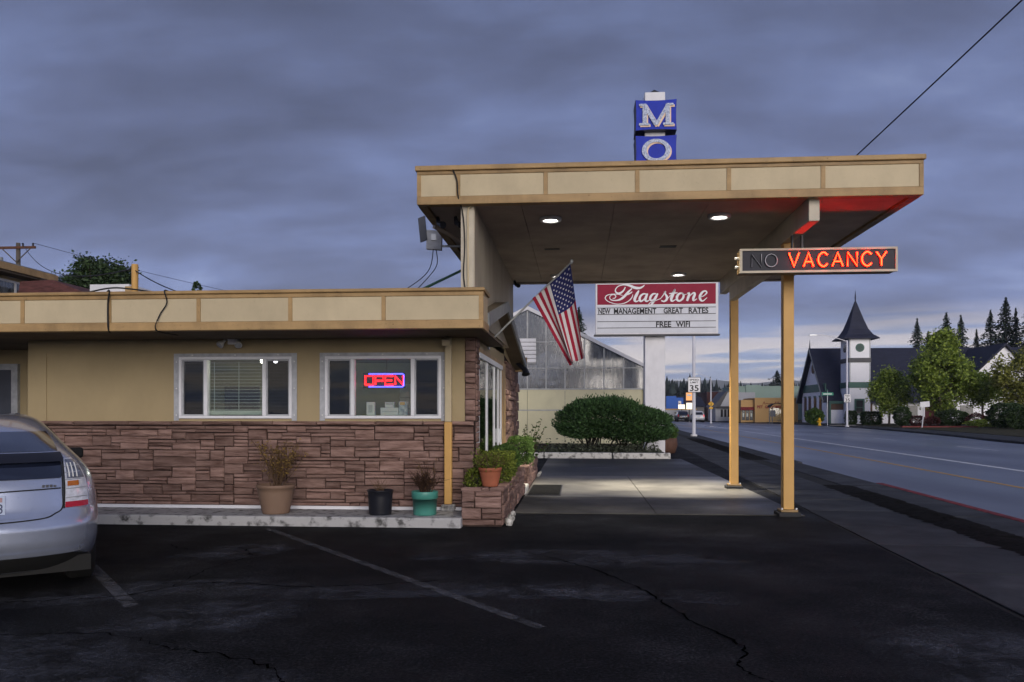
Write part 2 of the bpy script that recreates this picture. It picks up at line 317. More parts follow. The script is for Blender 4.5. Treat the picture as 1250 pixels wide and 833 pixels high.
K['paper'] = MAT('paper', (0.62, 0.66, 0.60), 0.8, 0.08, 6)
K['black'] = MAT('black_plastic', (0.012, 0.013, 0.02), 0.45, 0.2, 6)
K['bulbwhite'] = MAT('bulb_white', (0.75, 0.75, 0.72), 0.3, 0.05, 6, spec=0.5)
K['white'] = MAT('white_paint', (0.70, 0.70, 0.74), 0.5, 0.07, 2.5, grime=.08, spec=0.35, objvar=0.03)
K['steel'] = MAT('galvanised', (0.48, 0.50, 0.53), 0.4, 0.12, 5, metallic=0.5)
K['wirem'] = MAT('cable', (0.012, 0.012, 0.014), 0.7, 0.1)

# ================================================================== SETTING
RD = R(2.2); rdir = (math.sin(RD), math.cos(RD)); rnor = (math.cos(RD), -math.sin(RD))
def rp(off, t, z=0.0): return (rnor[0] * off + rdir[0] * t, rnor[1] * off + rdir[1] * t, z)   # off = metres right of the lot's origin across the road, t = along it
def slab_r(mb, o0, o1, t0, t1, z0, z1):
    a = [rp(o0, t0, z0), rp(o1, t0, z0), rp(o1, t1, z0), rp(o0, t1, z0)]
    return mb.prism(a, (0, 0, z1 - z0)) if z1 > z0 else mb.poly(a)
g = MB().poly([(-4000, -600, -0.4), (4000, -600, -0.4), (4000, 6000, -0.4), (-4000, 6000, -0.4)]).build('ground', K['earth']); structure(g)
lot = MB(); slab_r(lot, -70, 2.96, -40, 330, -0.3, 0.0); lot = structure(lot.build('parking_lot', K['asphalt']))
road = MB(); slab_r(road, 5.7, 60, -60, 900, -0.1, -0.1); road = structure(road.build('road', K['road']))
# road markings (each its own sheet)
def sheet_r(name, mat, par, o0, o1, t0, t1, z):
    return MB().poly([rp(o0, t0, z), rp(o1, t0, z), rp(o1, t1, z), rp(o0, t1, z)]).build(name, mat, par)
K['lineY'] = WORN('yellow_line', (0.60, 0.36, 0.11), 0.28, 0.45, 5)
K['lineW'] = WORN('white_line', (0.75, 0.75, 0.76), 0.28, 0.45, 5)
sheet_r('yellow_line', K['lineY'], road, 8.55, 8.68, -30, 300, -0.095)
sheet_r('white_line', K['lineW'], road, 10.98, 11.17, -30, 300, -0.095)
for k in range(14): sheet_r('lane_dash', K['lineW'], road, 15.9, 16.03, 24 + k * 12, 28 + k * 12, -0.095)
# near sidewalk: base, slabs, kerb stones
sw = MB(); slab_r(sw, 2.96, 5.55, -40, 330, -0.3, 0.0); sw = structure(sw.build('sidewalk', K['joint']))
rnd = random.Random(4)
for k in range(34):
    t0 = 1.5 + k * 1.62; dz = rnd.uniform(-0.003, 0.004)
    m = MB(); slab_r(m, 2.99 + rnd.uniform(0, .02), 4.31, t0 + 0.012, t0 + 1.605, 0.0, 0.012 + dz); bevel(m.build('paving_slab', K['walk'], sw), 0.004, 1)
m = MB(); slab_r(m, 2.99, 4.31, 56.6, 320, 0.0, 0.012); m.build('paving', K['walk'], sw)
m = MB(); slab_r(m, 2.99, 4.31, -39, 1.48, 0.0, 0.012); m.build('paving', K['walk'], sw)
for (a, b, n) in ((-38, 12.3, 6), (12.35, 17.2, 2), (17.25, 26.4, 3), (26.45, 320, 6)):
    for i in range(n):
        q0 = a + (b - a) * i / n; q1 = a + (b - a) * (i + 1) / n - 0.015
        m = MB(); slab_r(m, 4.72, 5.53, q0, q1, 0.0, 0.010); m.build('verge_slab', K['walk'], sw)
kb = structure(MB().prism([rp(5.551, -40, -0.3), rp(5.60, -40, -0.3), rp(5.60, 330, -0.3), rp(5.551, 330, -0.3)], (0, 0, 0.19)).build('kerb', K['joint']))
tt = -30.0
while tt < 120:
    L_ = 2.4; paint = (8.0 < tt + 1.2 < 17.3); low = (17.3 <= tt + 1.2 < 26) or (-6 < tt + 1.2 < 8)
    m = MB(); slab_r(m, 5.552, 5.70, tt, tt + L_ - 0.012, -0.25, -0.085 if low else 0.012)
    bevel(m.build('kerb_stone', K['redpaint'] if paint else K['walk'], kb), 0.015, 2); tt += L_
# dark bark strips in the verge: an uneven heap of chips
def strip(label, o0, o1, t0, t1, seed):
    rn = np.random.RandomState(seed); n = int((t1 - t0) * 14); us = np.linspace(0, 1, n); vsn = 8
    V = np.zeros((n, vsn, 3)); 
    for i, u in enumerate(us):
        t = t0 + (t1 - t0) * u; e = min(1, 6 * u, 6 * (1 - u) + .05)
        w0 = o0 + rn.uniform(-.05, .05); w1 = o1 + rn.uniform(-.05, .05)
        for j in range(vsn):
            q = j / (vsn - 1); off = w0 + (w1 - w0) * q; hgt = 0.014 + 0.045 * math.sin(math.pi * q) * e * rn.uniform(.5, 1.4)
            V[i, j] = rp(off, t, hgt)
    q = []
    for i in range(n - 1):
        for j in range(vsn - 1): a = i * vsn + j; q.append((a, a + 1, a + vsn + 1, a + vsn))
    o = add('mulch_bed', np_mesh('mulch', V.reshape(-1, 3), q), K['mulch']); o['label'] = label; o['category'] = 'mulch'; stuff(o)
strip('dark bark strip beside the red painted kerb', 4.24, 4.86, -2, 17.3, 1)
strip('dark bark strip further along around the speed limit pole', 4.26, 5.0, 26.2, 47, 2)

# concrete drive-through pad under the canopy, with joints
pad = structure(MB().box(-0.94, 3.26, 12.05, 19.1, -0.2, 0.006).build('drive_pad', K['joint']))
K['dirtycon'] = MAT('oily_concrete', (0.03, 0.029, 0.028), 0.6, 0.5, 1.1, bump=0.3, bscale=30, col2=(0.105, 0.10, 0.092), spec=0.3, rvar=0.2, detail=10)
xs = (-0.94, 1.15, 3.26); ys = (12.05, 14.4, 16.8, 19.1)
for i in range(2):
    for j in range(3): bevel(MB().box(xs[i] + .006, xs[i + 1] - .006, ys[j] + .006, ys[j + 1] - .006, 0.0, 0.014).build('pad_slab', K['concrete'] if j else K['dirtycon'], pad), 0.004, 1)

ap_ = structure(MB().box(-0.94, 3.28, 19.12, 26.4, -0.2, 0.005).build('drive_apron', MAT('gray_asphalt', (0.030, 0.031, 0.036), 0.5, 0.45, 0.8, bump=0.4, bscale=60, col2=(0.060, 0.062, 0.070), spec=0.35, rvar=0.15, detail=10, stretch=(.4, 1, 1))))  # band between pad and bed, blue-grey and paler than the lot asphalt
# parking paint, cracks and worn patches on the lot
K['stall'] = WORN('stall_paint', (0.19, 0.19, 0.20), 0.38, 0.64, 11, amount=0.6)
def PATCH(name, col):
    m, t, b = new_mat(name); N = t.nodes; L = t.links; b.inputs['Base Color'].default_value = (*col, 1); b.inputs['Roughness'].default_value = .9; b.inputs['Specular IOR Level'].default_value = .12
    tcn = N.new('ShaderNodeTexCoord'); fs = []
    for s_, d_, lo, hi, a0 in ((46, 5, .36, .66, .05), (2.3, 10, .42, .60, .0), (11, 6, .34, .6, .25)):
        no = N.new('ShaderNodeTexNoise'); no.inputs['Scale'].default_value = s_; no.inputs['Detail'].default_value = d_; no.inputs['Roughness'].default_value = .72; L.new(tcn.outputs['Object'], no.inputs['Vector'])
        mr = N.new('ShaderNodeMapRange'); mr.inputs[1].default_value = lo; mr.inputs[2].default_value = hi; mr.inputs[3].default_value = a0; L.new(no.outputs[0], mr.inputs[0]); fs.append(mr.outputs[0])
    a = N.new('ShaderNodeMath'); a.operation = 'MULTIPLY'; L.new(fs[0], a.inputs[0]); L.new(fs[1], a.inputs[1]); a2 = N.new('ShaderNodeMath'); a2.operation = 'MULTIPLY'; L.new(a.outputs[0], a2.inputs[0]); L.new(fs[2], a2.inputs[1]); at_ = N.new('ShaderNodeAttribute'); at_.attribute_name = 'wear'; a3 = N.new('ShaderNodeMath'); a3.operation = 'MULTIPLY'; L.new(a2.outputs[0], a3.inputs[0]); L.new(at_.outputs['Fac'], a3.inputs[1]); L.new(a3.outputs[0], b.inputs['Alpha']); return m
K['dust'] = PATCH('worn_asphalt', (0.15, 0.155, 0.178))
K['crack'] = MAT('crack', (0.002, 0.002, 0.002), 1.0, 0.2, spec=0.0)
def ground_line(name, mat, pts, w, z, par, seed=0, jit=0.0):
    rn = random.Random(seed); m = MB(); P = [Vector((x, y, z)) for x, y in pts]; Lf = []
    for i, p in enumerate(P):
        t = (P[min(i + 1, len(P) - 1)] - P[max(i - 1, 0)]).normalized(); n = Vector((-t.y, t.x, 0)); ww = w * (1 + rn.uniform(-jit, jit)) * (1 if 0 < i < len(P) - 1 or jit == 0 else 0.2)
        Lf.append((p + n * ww / 2, p - n * ww / 2))
    for a, b in zip(Lf, Lf[1:]): m.poly([a[0], a[1], b[1], b[0]])
    return m.build(name, mat, par)
ground_line('stall_line', K['stall'], [(-3.98, 10.25), (-2.1, 7.95), (-0.25, 5.68)], 0.095, 0.004, lot)
ground_line('stall_line', K['stall'], [(-6.3, 9.55), (-4.7, 7.6), (-3.42, 6.05)], 0.11, 0.004, lot)
def crack(pts, seed, w=0.02):
    rn = random.Random(seed); P = catmull(pts, 14); P = [(p[0] + rn.uniform(-.022, .022), p[1] + rn.uniform(-.03, .03)) for p in P]
    ground_line('crack', K['crack'], P, w * .62, 0.0065, lot, seed, 0.8)
crack([(-4.5, 6.1), (-3.75, 6.35), (-3.45, 6.75), (-3.1, 6.95), (-2.2, 6.85), (-1.2, 7.2)], 1, .022)
crack([(-2.55, 5.0), (-1.9, 4.75), (-1.55, 4.3), (-1.1, 3.9)], 2, .02)
crack([(-.6, 8.8), (0.1, 7.9), (0.55, 6.9), (0.8, 6.0), (1.05, 5.3), (0.95, 4.9), (1.15, 4.5)], 3, .02)
def patch(pts, seed, z=0.0028):
    rn = random.Random(seed + 50); P = catmull(pts + [pts[0]], 8)[:-1]; n_ = len(P); cx_ = sum(p[0] for p in P) / n_; cy_ = sum(p[1] for p in P) / n_; V = []; wv = []
    for s_, a_ in ((1.25, 0.0), (.95, .55), (.6, 1.0)):
        for p in P: V.append((cx_ + (p[0] - cx_) * s_ + rn.uniform(-.06, .06), cy_ + (p[1] - cy_) * s_ + rn.uniform(-.06, .06), z)); wv.append(a_)
    V.append((cx_, cy_, z)); wv.append(1.0); F_ = [(r_ * n_ + k, r_ * n_ + (k + 1) % n_, (r_ + 1) * n_ + (k + 1) % n_, (r_ + 1) * n_ + k) for r_ in range(2) for k in range(n_)] + [(2 * n_ + k, 2 * n_ + (k + 1) % n_, 3 * n_) for k in range(n_)]
    me = bpy.data.meshes.new('worn_patch'); me.from_pydata(V, [], F_); me.attributes.new('wear', 'FLOAT', 'POINT').data.foreach_set('value', wv); me.update(); add('worn_patch', me, K['dust'], lot)
patch([(-4.9, 5.9), (-3.9, 6.05), (-3.2, 6.55), (-2.5, 6.85), (-3.2, 7.05), (-4.1, 6.7)], 0)
patch([(-4.3, 8.0), (-3.4, 8.2), (-3.1, 9.0), (-3.8, 8.9)], 1)
patch([(-2.75, 4.4), (-1.7, 4.6), (-1.5, 4.1), (-1.7, 3.6), (-2.6, 3.8)], 2)
patch([(-3.3, 5.4), (-2.3, 5.5), (-2.2, 6.2), (-3.1, 6.1)], 3, 0.0034)
patch([(-2.4, 6.75), (-0.9, 7.1), (0.9, 6.9), (1.0, 6.5), (-.8, 6.6), (-2.2, 6.4)], 4, 0.0022)
patch([(0.5, 3.7), (1.5, 3.9), (1.7, 4.4), (0.8, 4.5)], 5)
patch([(2.0, 4.6), (3.1, 4.8), (2.9, 5.8), (2.0, 5.6)], 6)
patch([(-5.2, 3.6), (-2.9, 3.5), (-2.6, 4.6), (-3.3, 5.3), (-5.0, 5.2)], 7, 0.0019)
patch([(-1.6, 8.2), (0.9, 8.0), (1.6, 8.6), (0.2, 8.9), (-1.2, 8.7)], 8)
crack([(-3.4, 8.3), (-3.7, 8.75), (-4.2, 8.6), (-4.6, 8.9)], 5, .014)
crack([(-3.45, 6.75), (-3.5, 7.6), (-3.3, 8.4)], 6, .012)
crack([(-2.55, 5.0), (-3.2, 5.3), (-3.9, 5.2), (-4.8, 5.5)], 7, .016)

# raised bed with white kerb in front of the greenhouse
bed = structure(MB().box(-8, 2.92, 26.75, 35.7, -0.2, 0.13).build('planting_bed', K['soil']))
rnd = random.Random(9)
for i, (x0, x1) in enumerate(((-8, -5.2), (-5.17, -2.3), (-2.27, -1.1), (-1.07, 1.1), (1.13, 2.96))):
    y0 = 26.55 - 0.18 * max(0, (x0 + 2.3) / 5)
    o = bevel(MB().obox(((x0 + x1) / 2, y0 + .1 + rnd.uniform(-.03, .03), 0.07), ((x1 - x0) / 2, rnd.uniform(-.02, .02), 0), (0, .11, 0), (0, 0, .115)).build('kerb_block', K['whitekerb'], bed), 0.025, 2)

# far side of the road
FK = [(21.0, -60), (21.2, 20), (21.95, 42.3), (24.2, 55.4), (26.95, 76.5), (28.0, 89), (28.5, 99.5), (27.1, 109.2), (23.6, 120.8), (21.0, 130.1), (16.4, 144.6), (12, 162), (-30, 330), (-120, 700)]
FKs = catmull(FK, 6)
def far_poly(name, mat, off0, off1, z0, z1):
    m = MB(); P = [Vector((p[0], p[1])) for p in FKs]; A = []
    for i, p in enumerate(P):
        t = (P[min(i + 1, len(P) - 1)] - P[max(i - 1, 0)]).normalized(); n = Vector((t.y, -t.x)); A.append((p + n * off0, p + n * off1))
    for (a0, a1), (b0, b1) in zip(A, A[1:]):
        m.poly([(a0.x, a0.y, z1), (a1.x, a1.y, z1), (b1.x, b1.y, z1), (b0.x, b0.y, z1)])
        m.poly([(a0.x, a0.y, z0), (a0.x, a0.y, z1), (b0.x, b0.y, z1), (b0.x, b0.y, z0)])
    return structure(m.build(name, mat))
far_poly('far_kerb', K['walk'], 0, 0.16, -0.2, 0.02)
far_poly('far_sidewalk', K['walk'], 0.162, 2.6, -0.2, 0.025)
far_poly('far_lawn', K['lawn'], 2.602, 300, -0.2, 0.05)
o = structure(MB().prism([(30.4, 79.6, 0.03), (37.5, 80.2, 0.03), (36.8, 82.0, 0.03), (30.8, 81.2, 0.03)], (0, 0, 0.12)).build('red_mulch_bed', K['redmulch']))
o = structure(MB().prism([(27.0, 90.5, 0.02), (29.4, 89.6, 0.02), (30.6, 92.2, 0.02), (28.4, 92.6, 0.02)], (0, 0, 0.06)).build('corner_apron', K['concrete']))

# ================================================================== STONEWORK
def stone_mesh(w, h, d, rn, ax):
    """one rough-faced ashlar block, corner at 0, w along u, h up, d proud along n; ax maps (u,n,v) to xyz"""
    b = min(0.012, h * 0.2); j = lambda a: rn.uniform(-a, a)
    cs = [(0, 0), (w * .5, 0), (w, 0), (w, h), (w * .5, h), (0, h)]
    base = [(x + j(.003), y + j(.003)) for x, y in cs]
    ins = [((b if x == 0 else (-b if x == w else 0)) + x + j(.005) + (j(w * .12) if 0 < x < w else 0), y + (b if y == 0 else -b) + j(.004)) for x, y in cs]
    V = [(x, 0, y) for x, y in base] + [(x, d * rn.uniform(.55, .8), y) for x, y in base] + [(x, d * rn.uniform(.85, 1.2), y) for x, y in ins] + [(w * rn.uniform(.3, .7), d * rn.uniform(1.0, 1.45), h * rn.uniform(.3, .7))]
    F = []
    for k in range(6):
        k2 = (k + 1) % 6
        F += [(k, k2, 6 + k2, 6 + k), (6 + k, 6 + k2, 12 + k2, 12 + k), (12 + k, 12 + k2, 18)]
    me = bpy.data.meshes.new('stone'); me.from_pydata([ax(*v) for v in V], [], F); me.update(); return me
def stone_field(parent, ax0, W, H, seed, uh=0.050, uw=0.07, maxw=14, gap=0.009, proud=(0.022, 0.045), hs=(1, 1, 1, 1, 2, 2, 3), name='stone'):
    """random coursed ashlar filling W x H; ax0(u, n, v) -> world xyz"""
    rn = random.Random(seed); nx = max(1, round(W / uw)); nz = max(1, round(H / uh)); dx = W / nx; dz = H / nz
    occ = [[False] * nx for _ in range(nz)]; cnt = 0
    for r in range(nz):
        c = 0
        while c < nx:
            if occ[r][c]: c += 1; continue
            hh = min(rn.choice(hs), nz - r); run = 0
            while c + run < nx and not occ[r][c + run] and run < maxw: run += 1
            ww = min(run, rn.choice((2, 3, 4, 5, 6, 8, 10, 12)) if hh == 1 else rn.choice((3, 4, 5, 6, 8) if hh == 2 else (4, 5, 6, 7, 9)))
            if run - ww == 1: ww = run
            for q in range(hh):
                if any(occ[r + q][c + i] for i in range(ww)): hh = q; break
            hh = max(1, hh)
            for q in range(hh):
                for i in range(ww): occ[r + q][c + i] = True
            u0 = c * dx + gap / 2 + rn.uniform(0, .004); v0 = r * dz + gap / 2 + rn.uniform(-.003, .003)
            w_ = ww * dx - gap - rn.uniform(0, .004); h_ = hh * dz - gap
            d_ = rn.uniform(*proud)
            me = stone_mesh(w_, h_, d_, rn, lambda u, n, v: ax0(u0 + u, n, v0 + v))
            if not me.materials: me.materials.append(K['stone'])
            o = bpy.data.objects.new(name, me); COL.objects.link(o); o.parent = parent; cnt += 1
            c += ww
    return cnt

# ================================================================== OFFICE
office = thing('motel_office', 'low tan motel office with flagstone wainscot and ochre trimmed flat fascia', 'building', (-4.6, 11.35, 0))
FY = 11.35
W1 = (-5.70, -4.04); W2 = (-3.56, -1.90); WZ = (1.405, 2.285)
K1 = K['wall']
def fw(x0, x1, z0, z1): return boxp('wall', K1, office, x0, x1, FY, FY + .15, z0, z1)
fw(-7.85, W1[0], 1.36, 2.70); fw(W1[1], W2[0], 1.36, 2.70); fw(W2[1], -1.425, 1.36, 2.70)
for w in (W1, W2): fw(w[0], w[1], WZ[1], 2.70); fw(w[0], w[1], 1.36, WZ[0])
boxp('frieze_board', K1, office, -7.85, -1.57, FY - .016, FY - .001, 2.352, 2.55)
boxp('corner_board', K1, office, -7.85, -7.70, FY - .014, FY - .001, 1.37, 2.351)
# stone wainscot
wm = boxp('stone_wainscot', K['mortar'], office, -7.84, -1.43, FY - .004, FY + .16, 0.0, 1.355)
n = stone_field(wm, lambda u, n, v: (-7.84 + u, FY - .004 - n, 0.17 + v), 6.40, 1.13, 11)
xx = -7.84; rn = random.Random(3)
while xx < -1.45:                                                   # coping course under the windows
    w_ = min(rn.uniform(.45, 1.05), -1.435 - xx)
    if -1.435 - xx - w_ < .2: w_ = -1.435 - xx
    me = stone_mesh(w_ - .008, .055, .07, rn, lambda u, n, v: (xx + u, FY - .004 - n, 1.312 + v)); me.materials.append(K['stone'])
    o = bpy.data.objects.new('coping_stone', me); COL.objects.link(o); o.parent = wm; xx += w_
boxp('base_strip', K['whiteframe'], office, -7.84, -1.57, FY - .05, FY - .005, 0.13, 0.172)
pm = boxp('stone_pier', K['mortar'], office, -1.565, -1.415, FY - .006, FY + .34, 1.36, 2.62)
n2 = stone_field(pm, lambda u, n, v: (-1.565 + u, FY - .006 - n, 1.375 + v), .15, 1.2, 21, uh=.075, uw=.15, hs=(1, 1, 2, 2, 1))
n3 = stone_field(pm, lambda u, n, v: (-1.415 + n, FY - .02 + u, 0.1 + v), .34, 2.45, 22, uh=.075, uw=.11, hs=(1, 1, 2), proud=(.012, .025))
sm = boxp('stone_side_wall', K['mortar'], office, -1.6, -1.435, 15.95, 19.4, 0, 2.62)
n4 = stone_field(sm, lambda u, n, v: (-1.435 + n, 15.95 + u, 0.1 + v), 3.45, 2.4, 23, uh=.11, uw=.17, hs=(1, 1, 2, 2), maxw=8, proud=(.02, .06))
print('STONES', n, n2, n3, n4)
# side (door) wall
boxp('wall', K1, office, -1.6, -1.43, 11.70, 15.94, 2.43, 2.72)
MB().prism([(-1.43, 10.6, 2.55), (-1.43, 10.6, 2.62), (-1.43, 13.4, 3.2), (-1.43, 18.2, 2.5), (-1.43, 18.2, 2.45), (-1.43, 15.9, 2.62)], (-.12, 0, 0)).build('gable_wall', K1, office)
boxp('door_jamb', K['trim'], office, -1.6, -1.40, 15.30, 15.93, 0.06, 2.43)
boxp('door_header', K['trim'], office, -1.45, -1.40, 11.70, 15.29, 2.36, 2.43)
boxp('floor_slab', K['roomdark'], office, -12, -1.43, 11.52, 19.3, 0.0, 0.12)
# glazed entrance: three fixed lights and a door leaf
ent = boxp('entrance_glazing', K['whiteframe'], office, -1.47, -1.40, 11.70, 15.29, 0.13, 0.22)
for (y0, y1) in ((11.70, 11.82), (12.83, 12.93), (13.97, 14.07), (14.66, 14.74), (15.2, 15.29)): boxp('mullion', K['whiteframe'], ent, -1.475, -1.415, y0, y1, 0.221, 2.28)
boxp('top_rail', K['whiteframe'], ent, -1.475, -1.395, 11.70, 15.29, 2.281, 2.359)
for (y0, y1) in ((11.825, 12.825), (12.935, 13.965), (14.075, 14.655), (14.745, 15.195)): boxp('pane', K['glass'], ent, -1.44, -1.432, y0, y1, 0.222, 2.279)
boxp('door_handle', K['steel'], ent, -1.4145, -1.37, 14.69, 14.72, 0.95, 1.2)
# back and inside of the office
boxp('back_wall', K1, office, -12, -1.6, 19.25, 19.4, 0, 2.5)
rm = boxp('inner_back_wall', K['room'], office, -7.8, -1.62, 15.6, 15.7, 0.12, 2.45)
boxp('inner_ceiling', K['room'], office, -7.8, -1.62, 11.51, 15.6, 2.46, 2.5)
boxp('inner_side_wall', K['roomdark'], office, -7.8, -7.7, 11.51, 15.6, 0.12, 2.45)
boxp('wall_picture', K['roomdark'], rm, -6.9, -6.2, 15.57, 15.598, 1.3, 2.0)
boxp('inner_doorway', K['roomdark'], rm, -5.3, -4.5, 15.58, 15.598, 0.12, 2.1)
boxp('inner_doorway', K['roomdark'], rm, -3.1, -2.35, 15.58, 15.598, 0.12, 2.1)
# recessed entry at the left
boxp('wall', K['wall'], office, -12.0, -7.85, 13.0, 13.15, 0.0, 2.55)
boxp('wall', K['wall'], office, -8.0, -7.852, 11.36, 12.99, 0.0, 2.55)
dr = boxp('entry_door', K['graydoor'], office, -10.25, -9.40, 12.95, 12.99, 0.1, 2.2)
for b in ((-10.34, -10.25, 0.1, 2.3), (-9.40, -9.29, 0.1, 2.3), (-10.25, -9.40, 2.2, 2.3)): boxp('door_frame', K['grayframe'], dr, b[0], b[1], 12.93, 12.999, b[2], b[3])
MB().tube([(-9.47, 12.9, 1.05), (-9.47, 12.95, 1.05)], .03, 10).build('door_knob', K['steel'], dr)
boxp('side_frame', K['grayframe'], office, -8.9, -8.55, 12.93, 12.999, 0.1, 2.3)
boxp('side_frame', K['graydoor'], office, -8.55, -8.1, 12.94, 12.999, 0.1, 2.25)
# windows: grey flashing, white frame, two screened side lights and a centre pane
def window(w, lab, blinds):
    x0, x1 = w; z0, z1 = WZ
    wo_ = MB()
    wo_.box(x0 - .075, x0 + .001, FY - .019, FY - .0165, z0 - .03, z1 + .05).box(x1 - .001, x1 + .075, FY - .019, FY - .0165, z0 - .03, z1 + .05).box(x0 + .002, x1 - .002, FY - .019, FY - .0165, z1 + .001, z1 + .05)
    win = wo_.build('window', K['grayframe'], office); win['label'] = lab
    t = .04
    for b in ((x0, x1, z0, z0 + t), (x0, x1, z1 - t, z1)): bevel(boxp('frame', K['whiteframe'], win, b[0], b[1], FY - .03, FY + .09, b[2], b[3]), .006, 1)
    for b in ((x0, x0 + t), (x1 - t, x1)): bevel(boxp('frame', K['whiteframe'], win, b[0], b[1], FY - .03, FY + .09, z0 + t + .0005, z1 - t - .0005), .006, 1)
    m1 = x0 + .395; m2 = x1 - .405
    for mm in (m1, m2): bevel(boxp('mullion', K['whiteframe'], win, mm - .026, mm + .026, FY - .025, FY + .08, z0 + t + .001, z1 - t - .001), .006, 1)
    boxp('pane', K['glass'], win, m1 + .027, m2 - .027, FY + .03, FY + .036, z0 + t, z1 - t)
    for (a, b) in ((x0 + t + .001, m1 - .027), (m2 + .027, x1 - t - .001)):
        boxp('screened_pane', K['screen'], win, a + .019, b - .019, FY + .02, FY + .026, z0 + t + .02, z1 - t - .02)
        for q in ((a, a + .018), (b - .018, b)): boxp('sash', K['grayframe'], win, q[0], q[1], FY + .0, FY + .05, z0 + t + .001, z1 - t - .001)
        for q in ((z0 + t + .001, z0 + t + .02), (z1 - t - .02, z1 - t - .001)): boxp('sash', K['grayframe'], win, a + .0185, b - .0185, FY + .0, FY + .05, q[0], q[1])
    for k in range(9): # bolts in the flashing
        xb = x0 - .037 if k < 3 else (x1 + .037 if k < 6 else x0 + .2 + (k - 6) * (x1 - x0 - .4) / 2); zb = z0 + .05 + (k % 3) * .38 if k < 6 else z1 + .026
        boxp('bolt', K['bulbwhite'], win, xb - .007, xb + .007, FY - .024, FY - .0192, zb - .007, zb + .007)
    if blinds:
        for k in range(17):
            zc_ = z0 + .13 + k * .048
            if zc_ > z1 - .05: break
            o = MB().obox(((x0 + x1) / 2, FY + .14, zc_), ((x1 - x0) / 2 - .04, 0, 0), (0, .017, .0015), (0, 0, .0016)).build('blind_slat', K['blind'], win)
        boxp('blind_rail', K['blind'], win, x0 + .05, x1 - .05, FY + .11, FY + .16, z0 + .052, z0 + .115)
        for q in (.28, .5, .72): boxp('blind_cord', K['blind'], win, x0 + (x1 - x0) * q - .004, x0 + (x1 - x0) * q + .004, FY + .115, FY + .119, z0 + .1, z1 - .06)
    return win
window(W1, 'window with white blinds in grey flashing', True)
window(W2, 'window with the lit neon sign in grey flashing', False)
# downspout
ds = bevel(MB().box(-1.84, -1.735, FY - .13, FY - .045, 0.22, 1.36).build('downspout', K['post'], office), .012, 2); ds['label'] = 'ochre lower length of the downspout'
bevel(MB().box(-1.835, -1.74, FY - .125, FY - .05, 1.361, 2.45).build('downspout_upper', K['cream'], ds), .012, 2)
MB().obox((-1.79, FY - .2, 2.47), (.05, 0, 0), (0, .11, .03), (0, -.01, .04)).build('downspout_elbow', K['cream'], ds)
bevel(MB().box(-1.88, -1.69, FY - .17, FY - .02, 0.131, 0.219).build('downspout_shoe', K['step'], ds), .02, 2)
# fascia box over the front: panels between battens
LFY = 9.85; fz0, fz1 = 2.515, 2.995
fas = boxp('fascia', K['trimtop'], office, -12.6, -1.17, LFY + .03, LFY + .12, fz0 + .01, fz1 - .01)
bx = [-12.5, -11.66, -10.5, -9.34, -8.175, -7.014, -5.865, -4.705, -3.534, -2.364, -1.165]
for a, b in zip(bx, bx[1:]): boxp('panel', K['cream'], fas, a + .026, b - .026, LFY + .012, LFY + .029, fz0 + .108, fz1 - .085)
for a in bx[1:-1]: boxp('batten', K['trim'], fas, a - .024, a + .024, LFY + .001, LFY + .0295, fz0 + .106, fz1 - .084)
boxp('batten', K['trim'], fas, -1.19, -1.136, LFY + .001, LFY + .0295, fz0 + .106, fz1 - .084)
bevel(boxp('bottom_trim', K['trim'], fas, -12.6, -1.136, LFY, LFY + .14, fz0, fz0 + .105), .006, 1)
bevel(boxp('top_trim', K['trim'], fas, -12.6, -1.136, LFY + .002, LFY + .13, fz1 - .083, fz1 - .03), .006, 1)
bevel(boxp('cap_flashing', K['trim'], fas, -12.6, -1.12, LFY - .03, LFY + .16, fz1 - .029, fz1 + .012), .008, 1)
boxp('return_panel', K['cream'], fas, -1.169, -1.15, LFY + .142, 10.45, fz0 + .10, fz1 - .03)
boxp('return_trim', K['trim'], fas, -1.17, -1.135, LFY + .141, 10.46, fz0, fz0 + .099)
boxp('return_cap', K['trimtop'], fas, -1.19, -1.12, LFY + .161, 10.47, fz1 - .029, fz1 + .012)
sf = boxp('eave_soffit', K['soffit2'], office, -12.6, -1.175, LFY + .141, 13.0, fz0 + .02, fz0 + .05)
# low gable roof behind the fascia
rf = MB().prism([(-12.6, 10.46, 2.62), (-12.6, 13.4, 3.16), (-12.6, 18.3, 2.44), (-12.6, 18.3, 2.56), (-12.6, 13.4, 3.30), (-12.6, 10.46, 2.74)], (11.44, 0, 0)).build('roof', K['soffit2'], office)
MB().prism([(-1.159, 10.48, 2.60), (-1.159, 13.4, 3.14), (-1.159, 13.4, 3.31), (-1.159, 10.48, 2.77)], (.03, 0, 0)).build('rake_board', K['grayroof'], rf)
MB().prism([(-1.159, 13.402, 3.14), (-1.159, 18.32, 2.42), (-1.159, 18.32, 2.58), (-1.159, 13.402, 3.31)], (.03, 0, 0)).build('rake_board', K['grayroof'], rf)
boxp('gutter_end', K['trim'], rf, -1.45, -1.13, 18.33, 18.43, 2.40, 2.72)
o = MB().tube([(-1.3, 17.6, 2.55), (-1.12, 17.5, 2.40), (-1.1, 17.45, 2.3)], [.04, .06, .09], 10).build('eave_spotlight', K['black'])
tag(o, 'small black spotlight under the rear eave by the stone side wall', 'spotlight')
